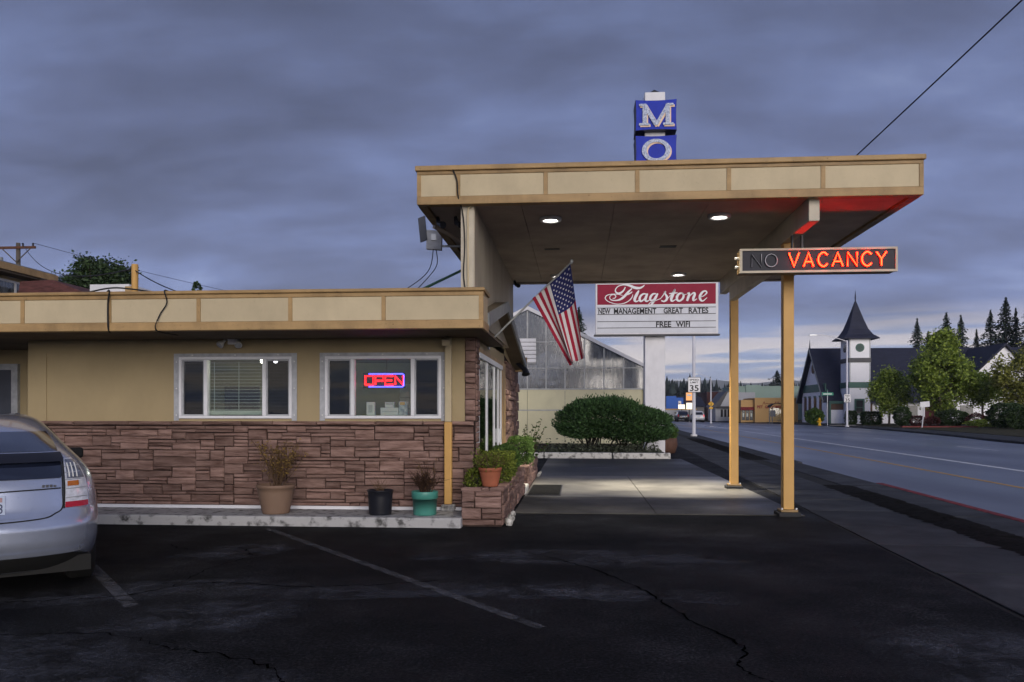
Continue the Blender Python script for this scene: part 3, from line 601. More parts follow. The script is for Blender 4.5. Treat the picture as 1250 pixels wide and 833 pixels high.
# cables hanging over the fascia
fc = thing('roof_cables', 'dark cables slung over the low fascia left of the floodlights', 'cable', (-5.85, 9.8, 3.0))
MB().tube(catmull([(-6.2, 10.3, 3.02), (-5.85, 9.83, 3.02), (-5.87, 9.835, 2.85), (-5.865, 9.835, 2.55), (-5.9, 9.95, 2.50)], 6), .011, 6).build('cable', K['wirem'], fc)
MB().tube(catmull([(-5.2, 10.2, 3.02), (-5.12, 9.81, 3.01), (-5.1, 9.83, 2.86), (-5.2, 9.835, 2.7), (-5.24, 9.835, 2.52), (-5.2, 10.3, 2.50)], 6), .008, 6).build('cable', K['wirem'], fc)
MB().tube(catmull([(-6.6, 10.3, 3.03), (-5.9, 9.9, 3.06), (-5.6, 9.95, 3.05), (-5.3, 10.2, 3.02)], 6), .010, 6).build('cable', K['wirem'], fc)
# floodlight pair under the eave
fl = thing('floodlight_pair', 'pair of white floodlight bulbs under the eave above the blinds window', 'floodlight', (-4.9, FY - .05, 2.55))
boxp('mount', K['white'], fl, -4.96, -4.84, FY - .06, FY - .0165, 2.46, 2.55)
for sx in (-1, 1):
    c0 = Vector((-4.9 + sx * .09, FY - .04, 2.54)); dv = Vector((sx * .30 - .05, -.62, -.62)).normalized()
    P = [c0 + dv * q for q in (0, .05, .08, .13, .15)]; b_ = MB().tube(P, [.018, .02, .03, .052, .053], 14).build('lamp_housing', K['bulbwhite'], fl, smooth=True)
    MB().tube([c0 + dv * .151, c0 + dv * .155], [.046, .042], 14).build('lens', K['grayframe'], b_)
# roof things
o = MB().tube([(-7.54, 13.44, 3.1), (-7.54, 13.44, 4.02)], .055, 12).build('mast_pipe', K['post']); tag(o, 'ochre service mast pipe standing on the office roof', 'mast')
MB().tube(wire([(-7.54, 13.44, 3.92), (-5.84, 11.6, 3.26)], .03), .009, 6).build('service_wire', K['wirem'], o)
o = MB().box(-11.3, -10.35, 18.2, 19.2, 3.0, 4.46).build('roof_equipment_box', K['white']); tag(o, 'white equipment box on the roof beside the ochre mast', 'equipment')
boxp('stub', K['trim'], o, -10.42, -10.25, 18.15, 18.19, 4.1, 4.4)

# concrete step along the front
st = structure(MB().box(-12.4, -1.50, 10.47, FY - .01, -0.1, 0.13).build('concrete_step', K['step'])); bevel(st, .02, 2)

# ================================================================== CANOPY
can = thing('entrance_canopy', 'tall cream and ochre drive-through canopy on two ochre posts', 'canopy', (1.1, 13.5, 0))
CZ = 4.2; CY = 10.55; CX0, CX1 = -2.09, 4.29; CB = 17.35; top = 4.69
deck = boxp('roof_deck', K['grayroof'], can, CX0 + .06, CX1 - .06, CY + .12, CB - .06, CZ + .07, top - .06)
# soffit boards
nb = 5; w_ = (CX1 - CX0 - .24) / nb
for i in range(nb):
    for j in range(3):
        y0 = CY + .15 + j * (CB - CY - .3) / 3; y1 = CY + .15 + (j + 1) * (CB - CY - .3) / 3
        boxp('soffit_board', K['soffit'], can, CX0 + .12 + i * w_ + .003, CX0 + .12 + (i + 1) * w_ - .003, y0 + .003, y1 - .003, CZ + .03, CZ + .055)
cb_ = [CX0, -1.548, -0.41, 0.761, 1.911, 3.072, CX1]
ff = boxp('fascia', K['trimtop'], can, CX0 + .03, CX1 - .03, CY + .031, CY + .119, CZ + .01, top - .02)
for a, b in zip(cb_, cb_[1:]): boxp('panel', K['cream'], ff, a + .028, b - .028, CY + .012, CY + .030, CZ + .108, top - .105)
for a in cb_: 
    a0 = min(max(a - .026, CX0 + .002), CX1 - .054); boxp('batten', K['trim'], ff, a0, a0 + .052, CY + .001, CY + .0305, CZ + .106, top - .104)
bevel(boxp('bottom_trim', K['trim'], ff, CX0, CX1, CY, CY + .14, CZ, CZ + .105), .006, 1)
bevel(boxp('top_trim', K['trimtop'], ff, CX0, CX1, CY + .002, CY + .13, top - .103, top - .055), .006, 1)
bevel(boxp('cap_flashing', K['trim'], ff, CX0 - .02, CX1 + .02, CY - .03, CY + .16, top - .054, top + .01), .008, 1)
for (xa, xb) in ((CX0, CX0 + .11), (CX1 - .11, CX1)):
    s_ = boxp('side_fascia', K['trimtop'], can, xa, xb, CY + .141, CB - .12, CZ, CZ + .105)
    xo = xa + .012 if xa < 0 else xb - .03
    boxp('side_panel', K['cream'], s_, xo, xo + .018, CY + .14, CB - .12, CZ + .106, top - .055)
    boxp('side_cap', K['trim'], s_, xa - .02 if xa < 0 else xa, xb if xa < 0 else xb + .02, CY + .161, CB, top - .054, top + .01)
boxp('back_fascia', K['soffit'], can, CX0, CX1, CB - .119, CB, CZ, top - .055)
# tall side wall that carries the canopy above the office roof
uw = boxp('upper_wall', K['pylonwall'], can, -1.51, -1.35, 10.72, 17.2, 2.76, CZ + .029)
boxp('corner_post', K['beam'], can, -1.53, -1.36, 10.69, 10.719, 3.0, CZ)
MB().tube(catmull([(-1.39, 10.67, 4.19), (-1.43, 10.665, 4.15), (-1.435, 10.665, 3.9), (-1.43, 10.665, 3.0)], 5), .013, 8).build('conduit', K['cream'], uw)
MB().tube(catmull([(-1.62, 10.53, 4.66), (-1.56, 10.535, 4.5), (-1.545, 10.54, 4.3), (-1.50, 10.66, 4.1), (-1.475, 10.665, 3.7), (-1.49, 10.665, 3.3), (-1.45, 10.66, 3.0)], 6), .009, 6).build('cable', K['wirem'], uw)
# beam and posts
bevel(boxp('edge_beam', K['beam'], can, 2.935, 3.07, CY + .145, CB - .125, 3.93, CZ + .028), .006, 1)
boxp('lower_beam', K['beam'], can, 2.945, 3.06, 12.18, 16.2, 3.66, 3.929)
for (x, y, t_) in ((3.02, 12.1, 3.929), (3.04, 16.27, 3.929)):
    p = bevel(boxp('post', K['post'], can, x - .075, x + .075, y - .075, y + .075, 0.10, t_), .008, 2)
    bevel(boxp('base_plate', K['trimtop'], p, x - .12, x + .12, y - .12, y + .12, 0.065, 0.099), .006, 1)
    bevel(boxp('footing', K['walk'], p, x - .16, x + .15, y - .17, y + .15, 0.0, 0.064), .01, 1)
    for sx in (-1, 1): boxp('anchor_bolt', K['steel'], p, x + sx * .1 - .01, x + sx * .1 + .01, y - .11, y - .09, 0.1, 0.125)
# downlights (lit)
K['lamp'] = EMIT('lamp_lens', (1.0, 0.93, 0.80), 9.0, (0.8, 0.8, 0.8))
for i, (x, y) in enumerate(((-0.38, 11.55), (1.96, 11.55), (-0.38, 16.35), (1.98, 16.35))):
    d = MB().lathe([(.10, .03), (.155, .03), (.155, .0), (.15, -.014), (.12, -.018), (.10, -.006), (.10, .03)], (x, y, CZ), 26).build('downlight', K['whiteframe'], can, smooth=True)
    MB().lathe([(.0, .012), (.099, .012)], (x, y, CZ), 24).build('lens', K['lamp'], d)
    ld = bpy.data.lights.new('downlight_lamp', 'SPOT'); ld.energy = (1500 if x > 0 else 620) if y > 14 else 110; ld.color = (1.0, 0.90, 0.72); ld.spot_size = R(62 if y > 14 else 58); ld.spot_blend = 1.0; ld.shadow_soft_size = 0.09
    lo = bpy.data.objects.new('downlight_lamp', ld); COL.objects.link(lo); lo.location = (x, y, CZ - .03); lo.parent = d; lo.matrix_parent_inverse = Matrix.Identity(4)
boxp('vent_slot', K['black'], can, 1.35, 1.62, 13.6, 13.75, CZ + .02, CZ + .031)
boxp('vent_slot', K['black'], can, -.55, -.3, 13.7, 13.78, CZ + .02, CZ + .031)
o = MB().tube([(-1.30, 16.9, 4.21), (-1.27, 16.85, 4.12), (-1.2, 16.7, 4.08)], [.02, .03, .045], 10).build('security_camera', K['black']); tag(o, 'small black camera at the rear corner under the canopy', 'camera')
# gear left of the tall wall
gr = thing('antenna_rig', 'grey panel antennas on a bracket at the left of the canopy', 'antenna', (-1.9, 12.86, 3.6))
def rigpart(name, px, mat, *a): return MB().obox(*a).build(name, mat, px)
rigpart('panel', gr, K['graydoor'], (-2.45, 12.85, 4.40), (.055, 0, .02), (0, .02, 0), (-.02, 0, .19))
rigpart('junction_box', gr, K['grayframe'], (-2.27, 12.9, 4.23), (.12, 0, -.01), (0, .05, 0), (.005, 0, .15))
rigpart('cover', gr, K['steel'], (-2.27, 12.84, 4.27), (.04, 0, 0), (0, .012, 0), (0, 0, .05))
MB().tube([(-2.27, 12.9, 4.14), (-1.52, 12.9, 4.12)], .02, 8).build('bracket', K['steel'], gr)
MB().tube([(-2.42, 12.88, 4.36), (-2.3, 12.9, 4.30)], .015, 8).build('arm', K['black'], gr)
MB().tube(catmull([(-2.28, 12.86, 4.10), (-2.33, 12.86, 3.8), (-2.5, 12.86, 3.6), (-2.85, 12.6, 3.3)], 6), .007, 6).build('cable', K['wirem'], gr)
MB().tube(catmull([(-2.24, 12.86, 4.09), (-2.22, 12.86, 3.85), (-2.35, 12.86, 3.65), (-2.6, 12.6, 3.3)], 6), .007, 6).build('cable', K['wirem'], gr)
o = MB().tube([(-2.55, 12.84, 3.40), (-1.5, 12.9, 3.9)], .022, 8).build('brace_rod', MAT('green_paint', (0.02, 0.09, 0.06), 0.5, 0.1)); tag(o, 'dark green brace rod running from office roof up to the tall wall', 'brace')
MB().tube(catmull([(-2.05, 11.6, 4.15), (-1.9, 11.8, 4.10), (-1.65, 12.2, 4.0), (-1.52, 12.4, 3.97)], 5), .03, 8).build('conduit_elbow', K['soffit'], can)
for q in (-1.95, -1.7):
    o = MB().tube([(q, 11.35, 4.22), (q + .02, 11.3, 4.13), (q + .1, 11.2, 4.08)], [.025, .035, .05], 10).build('soffit_spotlight', K['black'])
    tag(o, 'black spotlight under the canopy overhang, ' + ('nearest the outer corner' if q < -1.8 else 'nearest the tall wall'), 'spotlight', 'spotlights under the canopy overhang')
o = MB().tube(wire([(3.44, 14.1, 4.66), (5.905, 5.59, 7.07)], .03), .010, 6).build('overhead_wire', K['wirem']); tag(o, 'black overhead wire rising from the canopy to the upper right', 'wire')

# ================================================================== FOLIAGE TOOLS
def leaf_quads(P, size, rs, up=0.35, aspect=0.6, outward=None):
    """a rhombic leaf at every point of P"""
    n = len(P); d = rs.normal(size=(n, 3)); d[:, 2] *= 0.6
    if outward is not None: d = d * 0.7 + outward * 1.1
    d /= np.linalg.norm(d, axis=1, keepdims=True) + 1e-9
    nr = rs.normal(size=(n, 3)); nr[:, 2] += up * 3; sd = np.cross(d, nr); sd /= np.linalg.norm(sd, axis=1, keepdims=True) + 1e-9
    L = (size * rs.uniform(0.6, 1.3, n))[:, None]; W = L * aspect * 0.5
    V = np.stack([P - d * L * .5, P + sd * W, P + d * L * .5, P - sd * W], 1).reshape(-1, 3)
    return V, np.arange(n * 4).reshape(-1, 4)
def crown_points(n, clumps, rs, spread):
    c = clumps[rs.randint(0, len(clumps), n)]; return c + rs.normal(size=(n, 3)) * spread
def ellipsoid_clumps(n, c, r, rs, shell=0.45, flat=0.0):
    d = rs.normal(size=(n, 3)); d /= np.linalg.norm(d, axis=1, keepdims=True); q = shell + (1 - shell) * rs.uniform(0, 1, (n, 1)) ** 0.6
    return np.array(c) + d * np.array(r) * q
K['bark'] = MAT('bark', (0.06, 0.048, 0.038), 0.9, 0.35, 6, bump=0.6, bscale=14, stretch=(1, 1, .2))
K['leaf_maple'] = LEAF('leaf_maple', (0.13, 0.22, 0.03), 0.42, col2=(0.38, 0.48, 0.09))
K['leaf_gold'] = LEAF('leaf_gold', (0.16, 0.19, 0.04), 0.45, col2=(0.40, 0.40, 0.10))
K['leaf_dark'] = LEAF('leaf_dark', (0.03, 0.058, 0.024), 0.5, col2=(0.075, 0.125, 0.048))
K['leaf_yew'] = LEAF('leaf_yew', (0.035, 0.085, 0.03), 0.55, col2=(0.10, 0.20, 0.07))
K['leaf_box'] = LEAF('leaf_box', (0.085, 0.13, 0.018), 0.5, col2=(0.22, 0.27, 0.045))
K['leaf_mid'] = LEAF('leaf_mid', (0.05, 0.115, 0.022), 0.5, col2=(0.13, 0.22, 0.055))
K['leaf_red'] = LEAF('leaf_red', (0.05, 0.018, 0.018), 0.5, col2=(0.12, 0.035, 0.035))
K['leaf_dry'] = LEAF('leaf_dry', (0.20, 0.125, 0.03), 0.5, col2=(0.38, 0.25, 0.07))
K['needle'] = LEAF('needle', (0.016, 0.030, 0.022), 0.45, trans=0.08, col2=(0.04, 0.066, 0.044))
K['twig'] = MAT('twig', (0.10, 0.06, 0.035), 0.85, 0.3, 10)
def tree(name, label, cat, base, h, cc, cr, nl, size, mat, seed, trunk_r=.16, group=None, ncl=70, spread=.42, cone=0.0):
    t = thing(name, label, cat, base, group=group); rs = np.random.RandomState(seed); rn = random.Random(seed); b = Vector(base); C_ = Vector(cc)
    top = Vector((C_.x, C_.y, cc[2] + cr[2] * .55)); m = MB(); mid = b.lerp(top, .45) + Vector((rn.uniform(-.15, .15), rn.uniform(-.15, .15), 0))
    P = [Vector(p) for p in catmull([b, b.lerp(mid, .5), mid, mid.lerp(top, .6), top], 4)]
    m.tube(P, [trunk_r * (1 - .85 * i / (len(P) - 1)) * (1.25 if i == 0 else 1) for i in range(len(P))], 9)
    cl = ellipsoid_clumps(ncl, cc, cr, rs, .35)
    if cone: f_ = 1 - cone * np.clip((cl[:, 2:] - cc[2] + cr[2] * .3) / (1.3 * cr[2]), 0, 1); cl[:, :2] = np.array(cc)[:2] + (cl[:, :2] - np.array(cc)[:2]) * f_
    for c in cl[:16]:
        s0 = P[rn.randint(len(P) // 3, len(P) - 3)]; e = Vector(c); md = s0.lerp(e, .5) + Vector((0, 0, -.12 * (e - s0).length))
        m.tube(catmull([s0, md, e], 4), [trunk_r * .42 * (1 - .8 * i / 8) for i in range(9)], 5)
    m.build('trunk', K['bark'], t, smooth=True)
    pts = crown_points(nl, cl, rs, spread); V, q = leaf_quads(pts, size, rs)
    add('crown', np_mesh('crown', V, quads=q), mat, t); return t
def shrub(name, label, base, r, nl, size, mat, seed, group=None, boxy=False, stem=True, cat='shrub', flat=False):
    """clipped or loose shrub: radii r, foliage centred r[2] above base"""
    t = thing(name, label, cat, base, group=group); rs = np.random.RandomState(seed); rn = random.Random(seed)
    d = rs.normal(size=(nl, 3)); d /= np.linalg.norm(d, axis=1, keepdims=True)
    if boxy:
        u_ = rs.uniform(-1, 1, (nl, 3)); ax_ = rs.randint(0, 3, nl); u_[np.arange(nl), ax_] = np.sign(u_[np.arange(nl), ax_]); d = u_ / (1 + .10 * ((u_ ** 4).sum(1, keepdims=True) - 1))
    lump = 1 + .09 * np.sin(d[:, :1] * 7 + seed) * np.cos(d[:, 1:2] * 6) + .05 * np.sin(d[:, 2:] * 13 + seed)
    P = np.array(base) + np.array([0, 0, r[2]]) + d * np.array(r) * lump * (0.72 + .30 * rs.uniform(0, 1, (nl, 1)) ** .5)
    P[:, 2] = np.maximum(P[:, 2], base[2] + .03)
    V, q = leaf_quads(P, size, rs, outward=d); add('foliage', np_mesh('foliage', V, quads=q), mat, t)
    if stem:
        m = MB()
        for k in range(7):
            e = Vector(base) + Vector((rn.uniform(-.6, .6) * r[0], rn.uniform(-.6, .6) * r[1], r[2] * rn.uniform(.8, 1.5))); b = Vector(base) + Vector((rn.uniform(-.06, .06), rn.uniform(-.06, .06), -.02))
            m.tube([b, b.lerp(e, .5) + Vector((0, 0, .05)), e], [.025 * max(r), .02 * max(r), .008 * max(r)], 5)
        m.build('stems', K['bark'], t)
    return t

# ================================================================== SIGNS AT THE CANOPY
vsn = thing('vacancy_sign', 'long dark box sign with red neon VACANCY and unlit NO', 'sign', (3.26, 11.5, 3.42))
SX0, SX1, SZ0, SZ1, SY = 2.225, 4.30, 3.405, 3.725, 11.44
K['signdark'] = MAT('sign_face', (0.012, 0.014, 0.028), 0.5, 0.15, 5, spec=0.25)
box_ = bevel(boxp('cabinet', K['trimtop'], vsn, SX0, SX1, SY + .02, SY + .26, SZ0, SZ1), .01, 1)
for b in ((SX0 - .006, SX1 + .006, SZ0 - .006, SZ0 + .024), (SX0 - .006, SX1 + .006, SZ1 - .022, SZ1 + .006)): boxp('edge_trim', K['beam'], vsn, b[0], b[1], SY - .012, SY + .03, b[2], b[3])
for b in ((SX0 - .006, SX0 + .024), (SX1 - .022, SX1 + .006)): boxp('edge_trim', K['beam'], vsn, b[0], b[1], SY - .011, SY + .03, SZ0 + .0245, SZ1 - .0225)
boxp('face', K['signdark'], vsn, SX0 + .0245, SX1 - .0225, SY + .008, SY + .019, SZ0 + .0245, SZ1 - .0225)
for xb in (2.95, 3.08): boxp('hanger', K['darkframe'], vsn, xb - .012, xb + .012, SY + .1, SY + .16, SZ1 + .001, 3.93)
boxp('hanger_bar', K['trimtop'], vsn, 2.98, 3.9, SY + .2, SY + .24, SZ1 + .001, SZ1 + .04)
for zz in (3.5, 3.62): MB().tube([(SX0 - .05, SY + .12, zz), (SX0 - .001, SY + .12, zz)], .02, 8).build('connector', K['bulbwhite'], vsn)
ST = {'V': [[(0, 1), (.5, 0), (1, 1)]], 'A': [[(0, 0), (.5, 1), (1, 0)], [(.2, .34), (.8, .34)]], 'C': [[(.95, .82), (.72, .98), (.45, 1), (.15, .82), (.02, .5), (.15, .18), (.45, 0), (.72, .02), (.95, .18)]],
      'N': [[(0, 0), (0, 1), (1, 0), (1, 1)]], 'Y': [[(0, 1), (.5, .5), (1, 1)], [(.5, .5), (.5, 0)]], 'O': [[(.5, 1), (.15, .86), (0, .5), (.15, .14), (.5, 0), (.85, .14), (1, .5), (.85, .86), (.5, 1)]]}
K['neon'] = EMIT('neon_red', (1.0, 0.010, 0.002), 27.0, (.3, .02, .02)); K['neoff'] = MAT('neon_off', (0.42, 0.42, 0.48), 0.25, 0.1, spec=0.6)
K['letterred'] = MAT('letter_back', (0.45, 0.012, 0.03), 0.5, 0.1)
def neon_letter(ch, x, z, w, h, y, mat, r, par, back=None):
    m = MB(); mb_ = MB()
    for s in ST[ch]:
        P = [(x + a * w, y, z + b * h) for a, b in s]
        if ch in 'CO': P = [tuple(p) for p in catmull(P, 4)]
        m.tube(P, r, 8)
        if back: mb_.tube([(p[0], y + .018, p[2]) for p in P], r * 2.1, 6)
    o = m.build('neon_letter', mat, par, smooth=True)
    if back: mb_.build('letter_backing', back, o)
    return o
x = 2.87; LW = [.155, .15, .15, .16, .145, .155, .15]
for ch, lw in zip('VACANCY', LW): neon_letter(ch, x, SZ0 + .072, lw * .86, .185, SY - .022, K['neon'], .0085, vsn, K['letterred']); x += lw + .04
x = 2.375
for ch, lw in zip('NO', (.13, .16)): neon_letter(ch, x, SZ0 + .075, lw, .175, SY - .015, K['neoff'], .0065, vsn, K['black']); x += lw + .05
# neon OPEN sign inside the second window
ops = thing('open_sign', 'red and blue neon OPEN sign hanging in the right-hand office window', 'sign', (-2.76, FY + .2, 1.86))
K['openred'] = EMIT('open_red', (1.0, 0.003, 0.003), 5.0); K['openblue'] = EMIT('open_blue', (0.05, 0.05, 1.0), 5.0)
boxp('backing', K['black'], ops, -3.08, -2.46, FY + .235, FY + .25, 1.84, 2.06)
OY = FY + .215; ox = -3.04; cw = .115; ch_ = .125; oz = 1.889
BL = {'O': [[(0, 0), (0, 1), (1, 1), (1, 0), (0, 0)]], 'P': [[(0, 0), (0, 1), (1, 1), (1, .45), (0, .45)]], 'E': [[(1, 1), (0, 1), (0, 0), (1, 0)], [(0, .5), (.85, .5)]], 'N': [[(0, 0), (0, 1), (1, 0), (1, 1)]]}
for k_, c_ in enumerate('OPEN'):
    m = MB()
    for s in BL[c_]: m.tube([(ox + k_ * .145 + a * cw, OY, oz + b * ch_) for a, b in s], .014, 8)
    m.build('letter', K['openred'], ops)
MB().tube([(-2.99, OY + .008, 2.045), (-2.50, OY + .008, 2.045), (-2.48, OY + .008, 2.03), (-2.48, OY + .008, 1.875), (-2.50, OY + .008, 1.86), (-2.99, OY + .008, 1.86)], .0085, 8).build('border_tube', K['openblue'], ops)
MB().tube([(-2.73, OY, 2.05), (-2.73, OY + .02, 2.28)], .004, 5).build('chain', K['twig'], ops)
# small things on the window ledge and inside the office
def ledge(name, lab, cat, mat, *b): o = bevel(MB().box(*b).build(name, mat), .004, 1); tag(o, lab, cat); return o
boxp('window_ledge', K['blind'], office, -3.77, -1.63, FY + .151, FY + .40, 1.42, 1.452)
o = ledge('card_box', 'small white card box at the left of the lit window ledge', 'box', K['paper'], -3.02, -2.90, FY + .2, FY + .26, 1.453, 1.64); boxp('card', K['blind'], o, -2.99, -2.93, FY + .196, FY + .199, 1.49, 1.6)
o = ledge('paper_tray', 'wide white paper tray in the middle of the lit window ledge', 'tray', K['paper'], -2.82, -2.56, FY + .22, FY + .36, 1.453, 1.56); boxp('slot', K['blind'], o, -2.80, -2.58, FY + .217, FY + .2195, 1.5, 1.51)
o = ledge('small_carton', 'small white carton stacked on the paper tray', 'box', K['paper'], -2.76, -2.63, FY + .24, FY + .33, 1.561, 1.64); boxp('flap', K['blind'], o, -2.75, -2.64, FY + .236, FY + .2395, 1.60, 1.635)
o = ledge('brochure_holder', 'blue and white brochure holder right of the paper tray', 'brochure holder', MAT('brochure', (0.20, 0.33, 0.42), .5, .4, 18, col2=(.6, .65, .62)), -2.55, -2.42, FY + .2, FY + .24, 1.453, 1.65); boxp('brochure', K['lineY'], o, -2.53, -2.46, FY + .194, FY + .1985, 1.60, 1.64)
cab = thing('file_cabinet', 'pale two-door cabinet seen through the right pane of the lit window', 'cabinet', (-2.1, 12.4, .12)); boxp('body', MAT('cabinet', (.36, .36, .26), .6, .05), cab, -2.42, -1.98, 12.3, 12.8, .12, 1.95)
boxp('door', K['room'], cab, -2.415, -1.985, 12.285, 12.299, 1.55, 1.94); boxp('door', K['room'], cab, -2.415, -1.985, 12.285, 12.299, .14, 1.54)
sh = thing('paper_rack', 'white rack of papers behind the neon sign', 'rack', (-2.62, 13, .12)); boxp('panel', K['paper'], sh, -2.85, -2.55, 13.0, 13.03, .9, 1.95)
for k in range(5): boxp('shelf', K['blind'], sh, -2.85, -2.55, 12.96, 12.999, 1.0 + k * .18, 1.02 + k * .18)
il = thing('ceiling_lamp', 'lit two-bulb ceiling lamp inside the office behind the blinds', 'lamp', (-5.1, 13.2, 2.45)); boxp('canopy_plate', K['white'], il, -5.25, -4.95, 13.1, 13.3, 2.42, 2.455)
K['bulb'] = EMIT('bulb', (1.0, .95, .8), 14)
for q in (-5.2, -4.98):
    b_ = MB().lathe([(.0, -.06), (.03, -.045), (.038, -.01), (.02, .03), (.012, .05)], (q, 13.2, 2.36), 12).build('bulb', K['bulb'], il, smooth=True)
pl = bpy.data.lights.new('bulb_light', 'POINT'); pl.energy = 26; pl.color = (1, .93, .72); pl.shadow_soft_size = .08; po = bpy.data.objects.new('bulb_light', pl); COL.objects.link(po); po.location = (-5.1, 13.2, 2.2); po.parent = il; po.matrix_parent_inverse = WM[il].inverted()

# ================================================================== FLAG
fg = thing('wall_flag', 'United States flag drooping from an angled pole beside the office door', 'flag', (-1.40, 13.0, 2.65))
p0 = Vector((-1.42, 13.02, 2.60)); p1 = Vector((-.105, 13.0, 3.86))
MB().tube([p0, p1], .016, 10).build('pole', MAT('pole_gray', (.30, .31, .32), .45, .1), fg)
MB().lathe([(0, .05), (.02, .04), (.028, .015), (.02, -.01), (.012, -.03)], (p1.x + .01, p1.y, p1.z + .01), 12).build('finial', K['steel'], fg, smooth=True)
MB().box(-1.43, -1.40, 12.94, 13.10, 2.50, 2.68).build('bracket', K['steel'], fg)
K['f_red'] = MAT('flag_red', (0.30, 0.008, 0.035), .8, .08, 8); K['f_white'] = MAT('flag_white', (0.62, 0.60, 0.62), .8, .05, 8); K['f_blue'] = MAT('flag_blue', (0.010, 0.016, 0.11), .8, .1, 8)
A_, B_, C_, D_ = (np.array(v) for v in ((-.714, 3.30), (-.112, 3.835), (-.15, 2.235), (.075, 2.37)))
def FS(u, v):
    p = (A_ * (1 - v) + B_ * v) * (1 - u) + (C_ * (1 - v) + D_ * v) * u
    amp = .012 + .07 * u; ph = v * 9.5 + u * 1.2
    y = 12.985 - .02 + amp * math.sin(ph) + .05 * u * math.sin(v * 4 + 1)
    fold = .05 * u * math.sin(v * 8.5 + .6); sag = -.03 * math.sin(math.pi * v) * (1 - u)
    return Vector((p[0] + fold, y, p[1] + sag + .02 * u * math.sin(v * 7)))
nu, nv = 40, 52; V = [FS(i / nu, j / nv) for i in range(nu + 1) for j in range(nv + 1)]; F = []; MI = []
for i in range(nu):
    for j in range(nv):
        a = i * (nv + 1) + j; F.append((a, a + 1, a + nv + 2, a + nv + 1)); s = int((j + .5) / nv * 13)
        MI.append(2 if (i < nu * .4 and s >= 6) else (0 if s % 2 == 0 else 1))
me = bpy.data.meshes.new('cloth'); me.from_pydata([tuple(v) for v in V], [], F)
for k_ in ('f_red', 'f_white', 'f_blue'): me.materials.append(K[k_])
me.polygons.foreach_set('material_index', MI); me.polygons.foreach_set('use_smooth', [True] * len(F)); me.update()
cloth = add('cloth', me, None, fg); sol = cloth.modifiers.new('thick', 'SOLIDIFY'); sol.thickness = .003
m = MB()
for r_ in range(9):
    for c_ in range(6 if r_ % 2 == 0 else 5):
        u = .4 * (2 * c_ + (1 if r_ % 2 == 0 else 2)) / 12; v = 6 / 13 + (7 / 13) * (r_ + 1) / 10
        for sgn in (-1, 1):
            P = []
            for k_ in range(10):
                rr = .020 if k_ % 2 == 0 else .0085; q = math.pi / 2 + k_ * math.pi / 5; p = FS(u + rr * math.sin(q) / 1.45, v + rr * math.cos(q) / .8); P.append((p.x, p.y + sgn * .006, p.z))
            m.poly(P)
stuff(m.build('stars', K['f_white'], fg))

# ================================================================== PLANTERS AND POTS
def planter(label, x0, x1, y0, y1, h, seed):
    t = thing('stone_planter', label, 'planter', ((x0 + x1) / 2, (y0 + y1) / 2, 0))
    wl_ = MB().box(x0, x1, y0, y0 + .12, 0, h).box(x1 - .12, x1, y0 + .121, y1, 0, h).box(x0, x1 - .121, y1 - .12, y1, 0, h).box(x0, x0 + .05, y0 + .121, y1 - .121, 0, h).build('wall', K['mortar'], t)
    a = stone_field(wl_, lambda u, n, v: (x0 + u, y0 - n, .02 + v), x1 - x0, h - .02, seed, uh=.075, uw=.09, hs=(1, 1, 1, 2), maxw=5)
    b = stone_field(wl_, lambda u, n, v: (x1 + n, y0 + u, .02 + v), y1 - y0, h - .02, seed + 1, uh=.09, uw=.11, hs=(1, 1, 2), maxw=6)
    rn = random.Random(seed); yy = y0 - .02
    while yy < y1 - .05:
        w_ = min(rn.uniform(.3, .6), y1 - yy); me = stone_mesh(.19, w_ - .008, .035, rn, lambda u, n, v: (x1 - .155 + u, yy + v, h + n)); me.materials.append(K['stone'])
        o = bpy.data.objects.new('coping_stone', me); COL.objects.link(o); o.parent = wl_; yy += w_
    xx = x0
    while xx < x1 - .17:
        w_ = min(rn.uniform(.18, .3), x1 - .16 - xx); me = stone_mesh(w_ - .008, .15, .035, rn, lambda u, n, v: (xx + u, y0 - .02 + v, h + n)); me.materials.append(K['stone'])
        o = bpy.data.objects.new('coping_stone', me); COL.objects.link(o); o.parent = wl_; xx += w_
    boxp('soil', K['soil'], t, x0 + .051, x1 - .121, y0 + .121, y1 - .121, 0, h - .06)
    return t
planter('low flagstone planter with terracotta pot at the office corner', -1.515, -.985, 10.64, 14.85, .47, 31)
planter('low flagstone planter further back beyond the door mat', -1.41, -.965, 15.75, 19.2, .42, 41)
o = bevel(MB().obox((-.99, 15.25, .06), (.06, 0, 0), (0, .42, 0), (0, 0, .07)).build('step_kerb', K['whitekerb']), .02, 2); structure(o)
shrub('box_shrub', 'yellow-green clipped shrub behind the terracotta pot', (-1.24, 12.25, .42), (.27, .95, .24), 9500, .036, K['leaf_box'], 5, boxy=True)
shrub('box_shrub', 'small yellow-green shrub left of the terracotta pot rim', (-1.38, 11.15, .42), (.16, .35, .16), 1900, .035, K['leaf_box'], 55)
shrub('box_shrub', 'dark green shrub at the end of the near planter', (-1.24, 13.9, .42), (.26, .65, .27), 6000, .038, K['leaf_mid'], 6)
shrub('box_shrub', 'rounded green shrub in the far stone planter', (-1.2, 16.9, .37), (.27, .85, .30), 6500, .042, K['leaf_mid'], 7, boxy=True)
sp = thing('spiky_plant', 'tall spiky plant rising from the far stone planter', 'plant', (-1.12, 18.6, .36)); m = MB(); rs = np.random.RandomState(3); PP = []
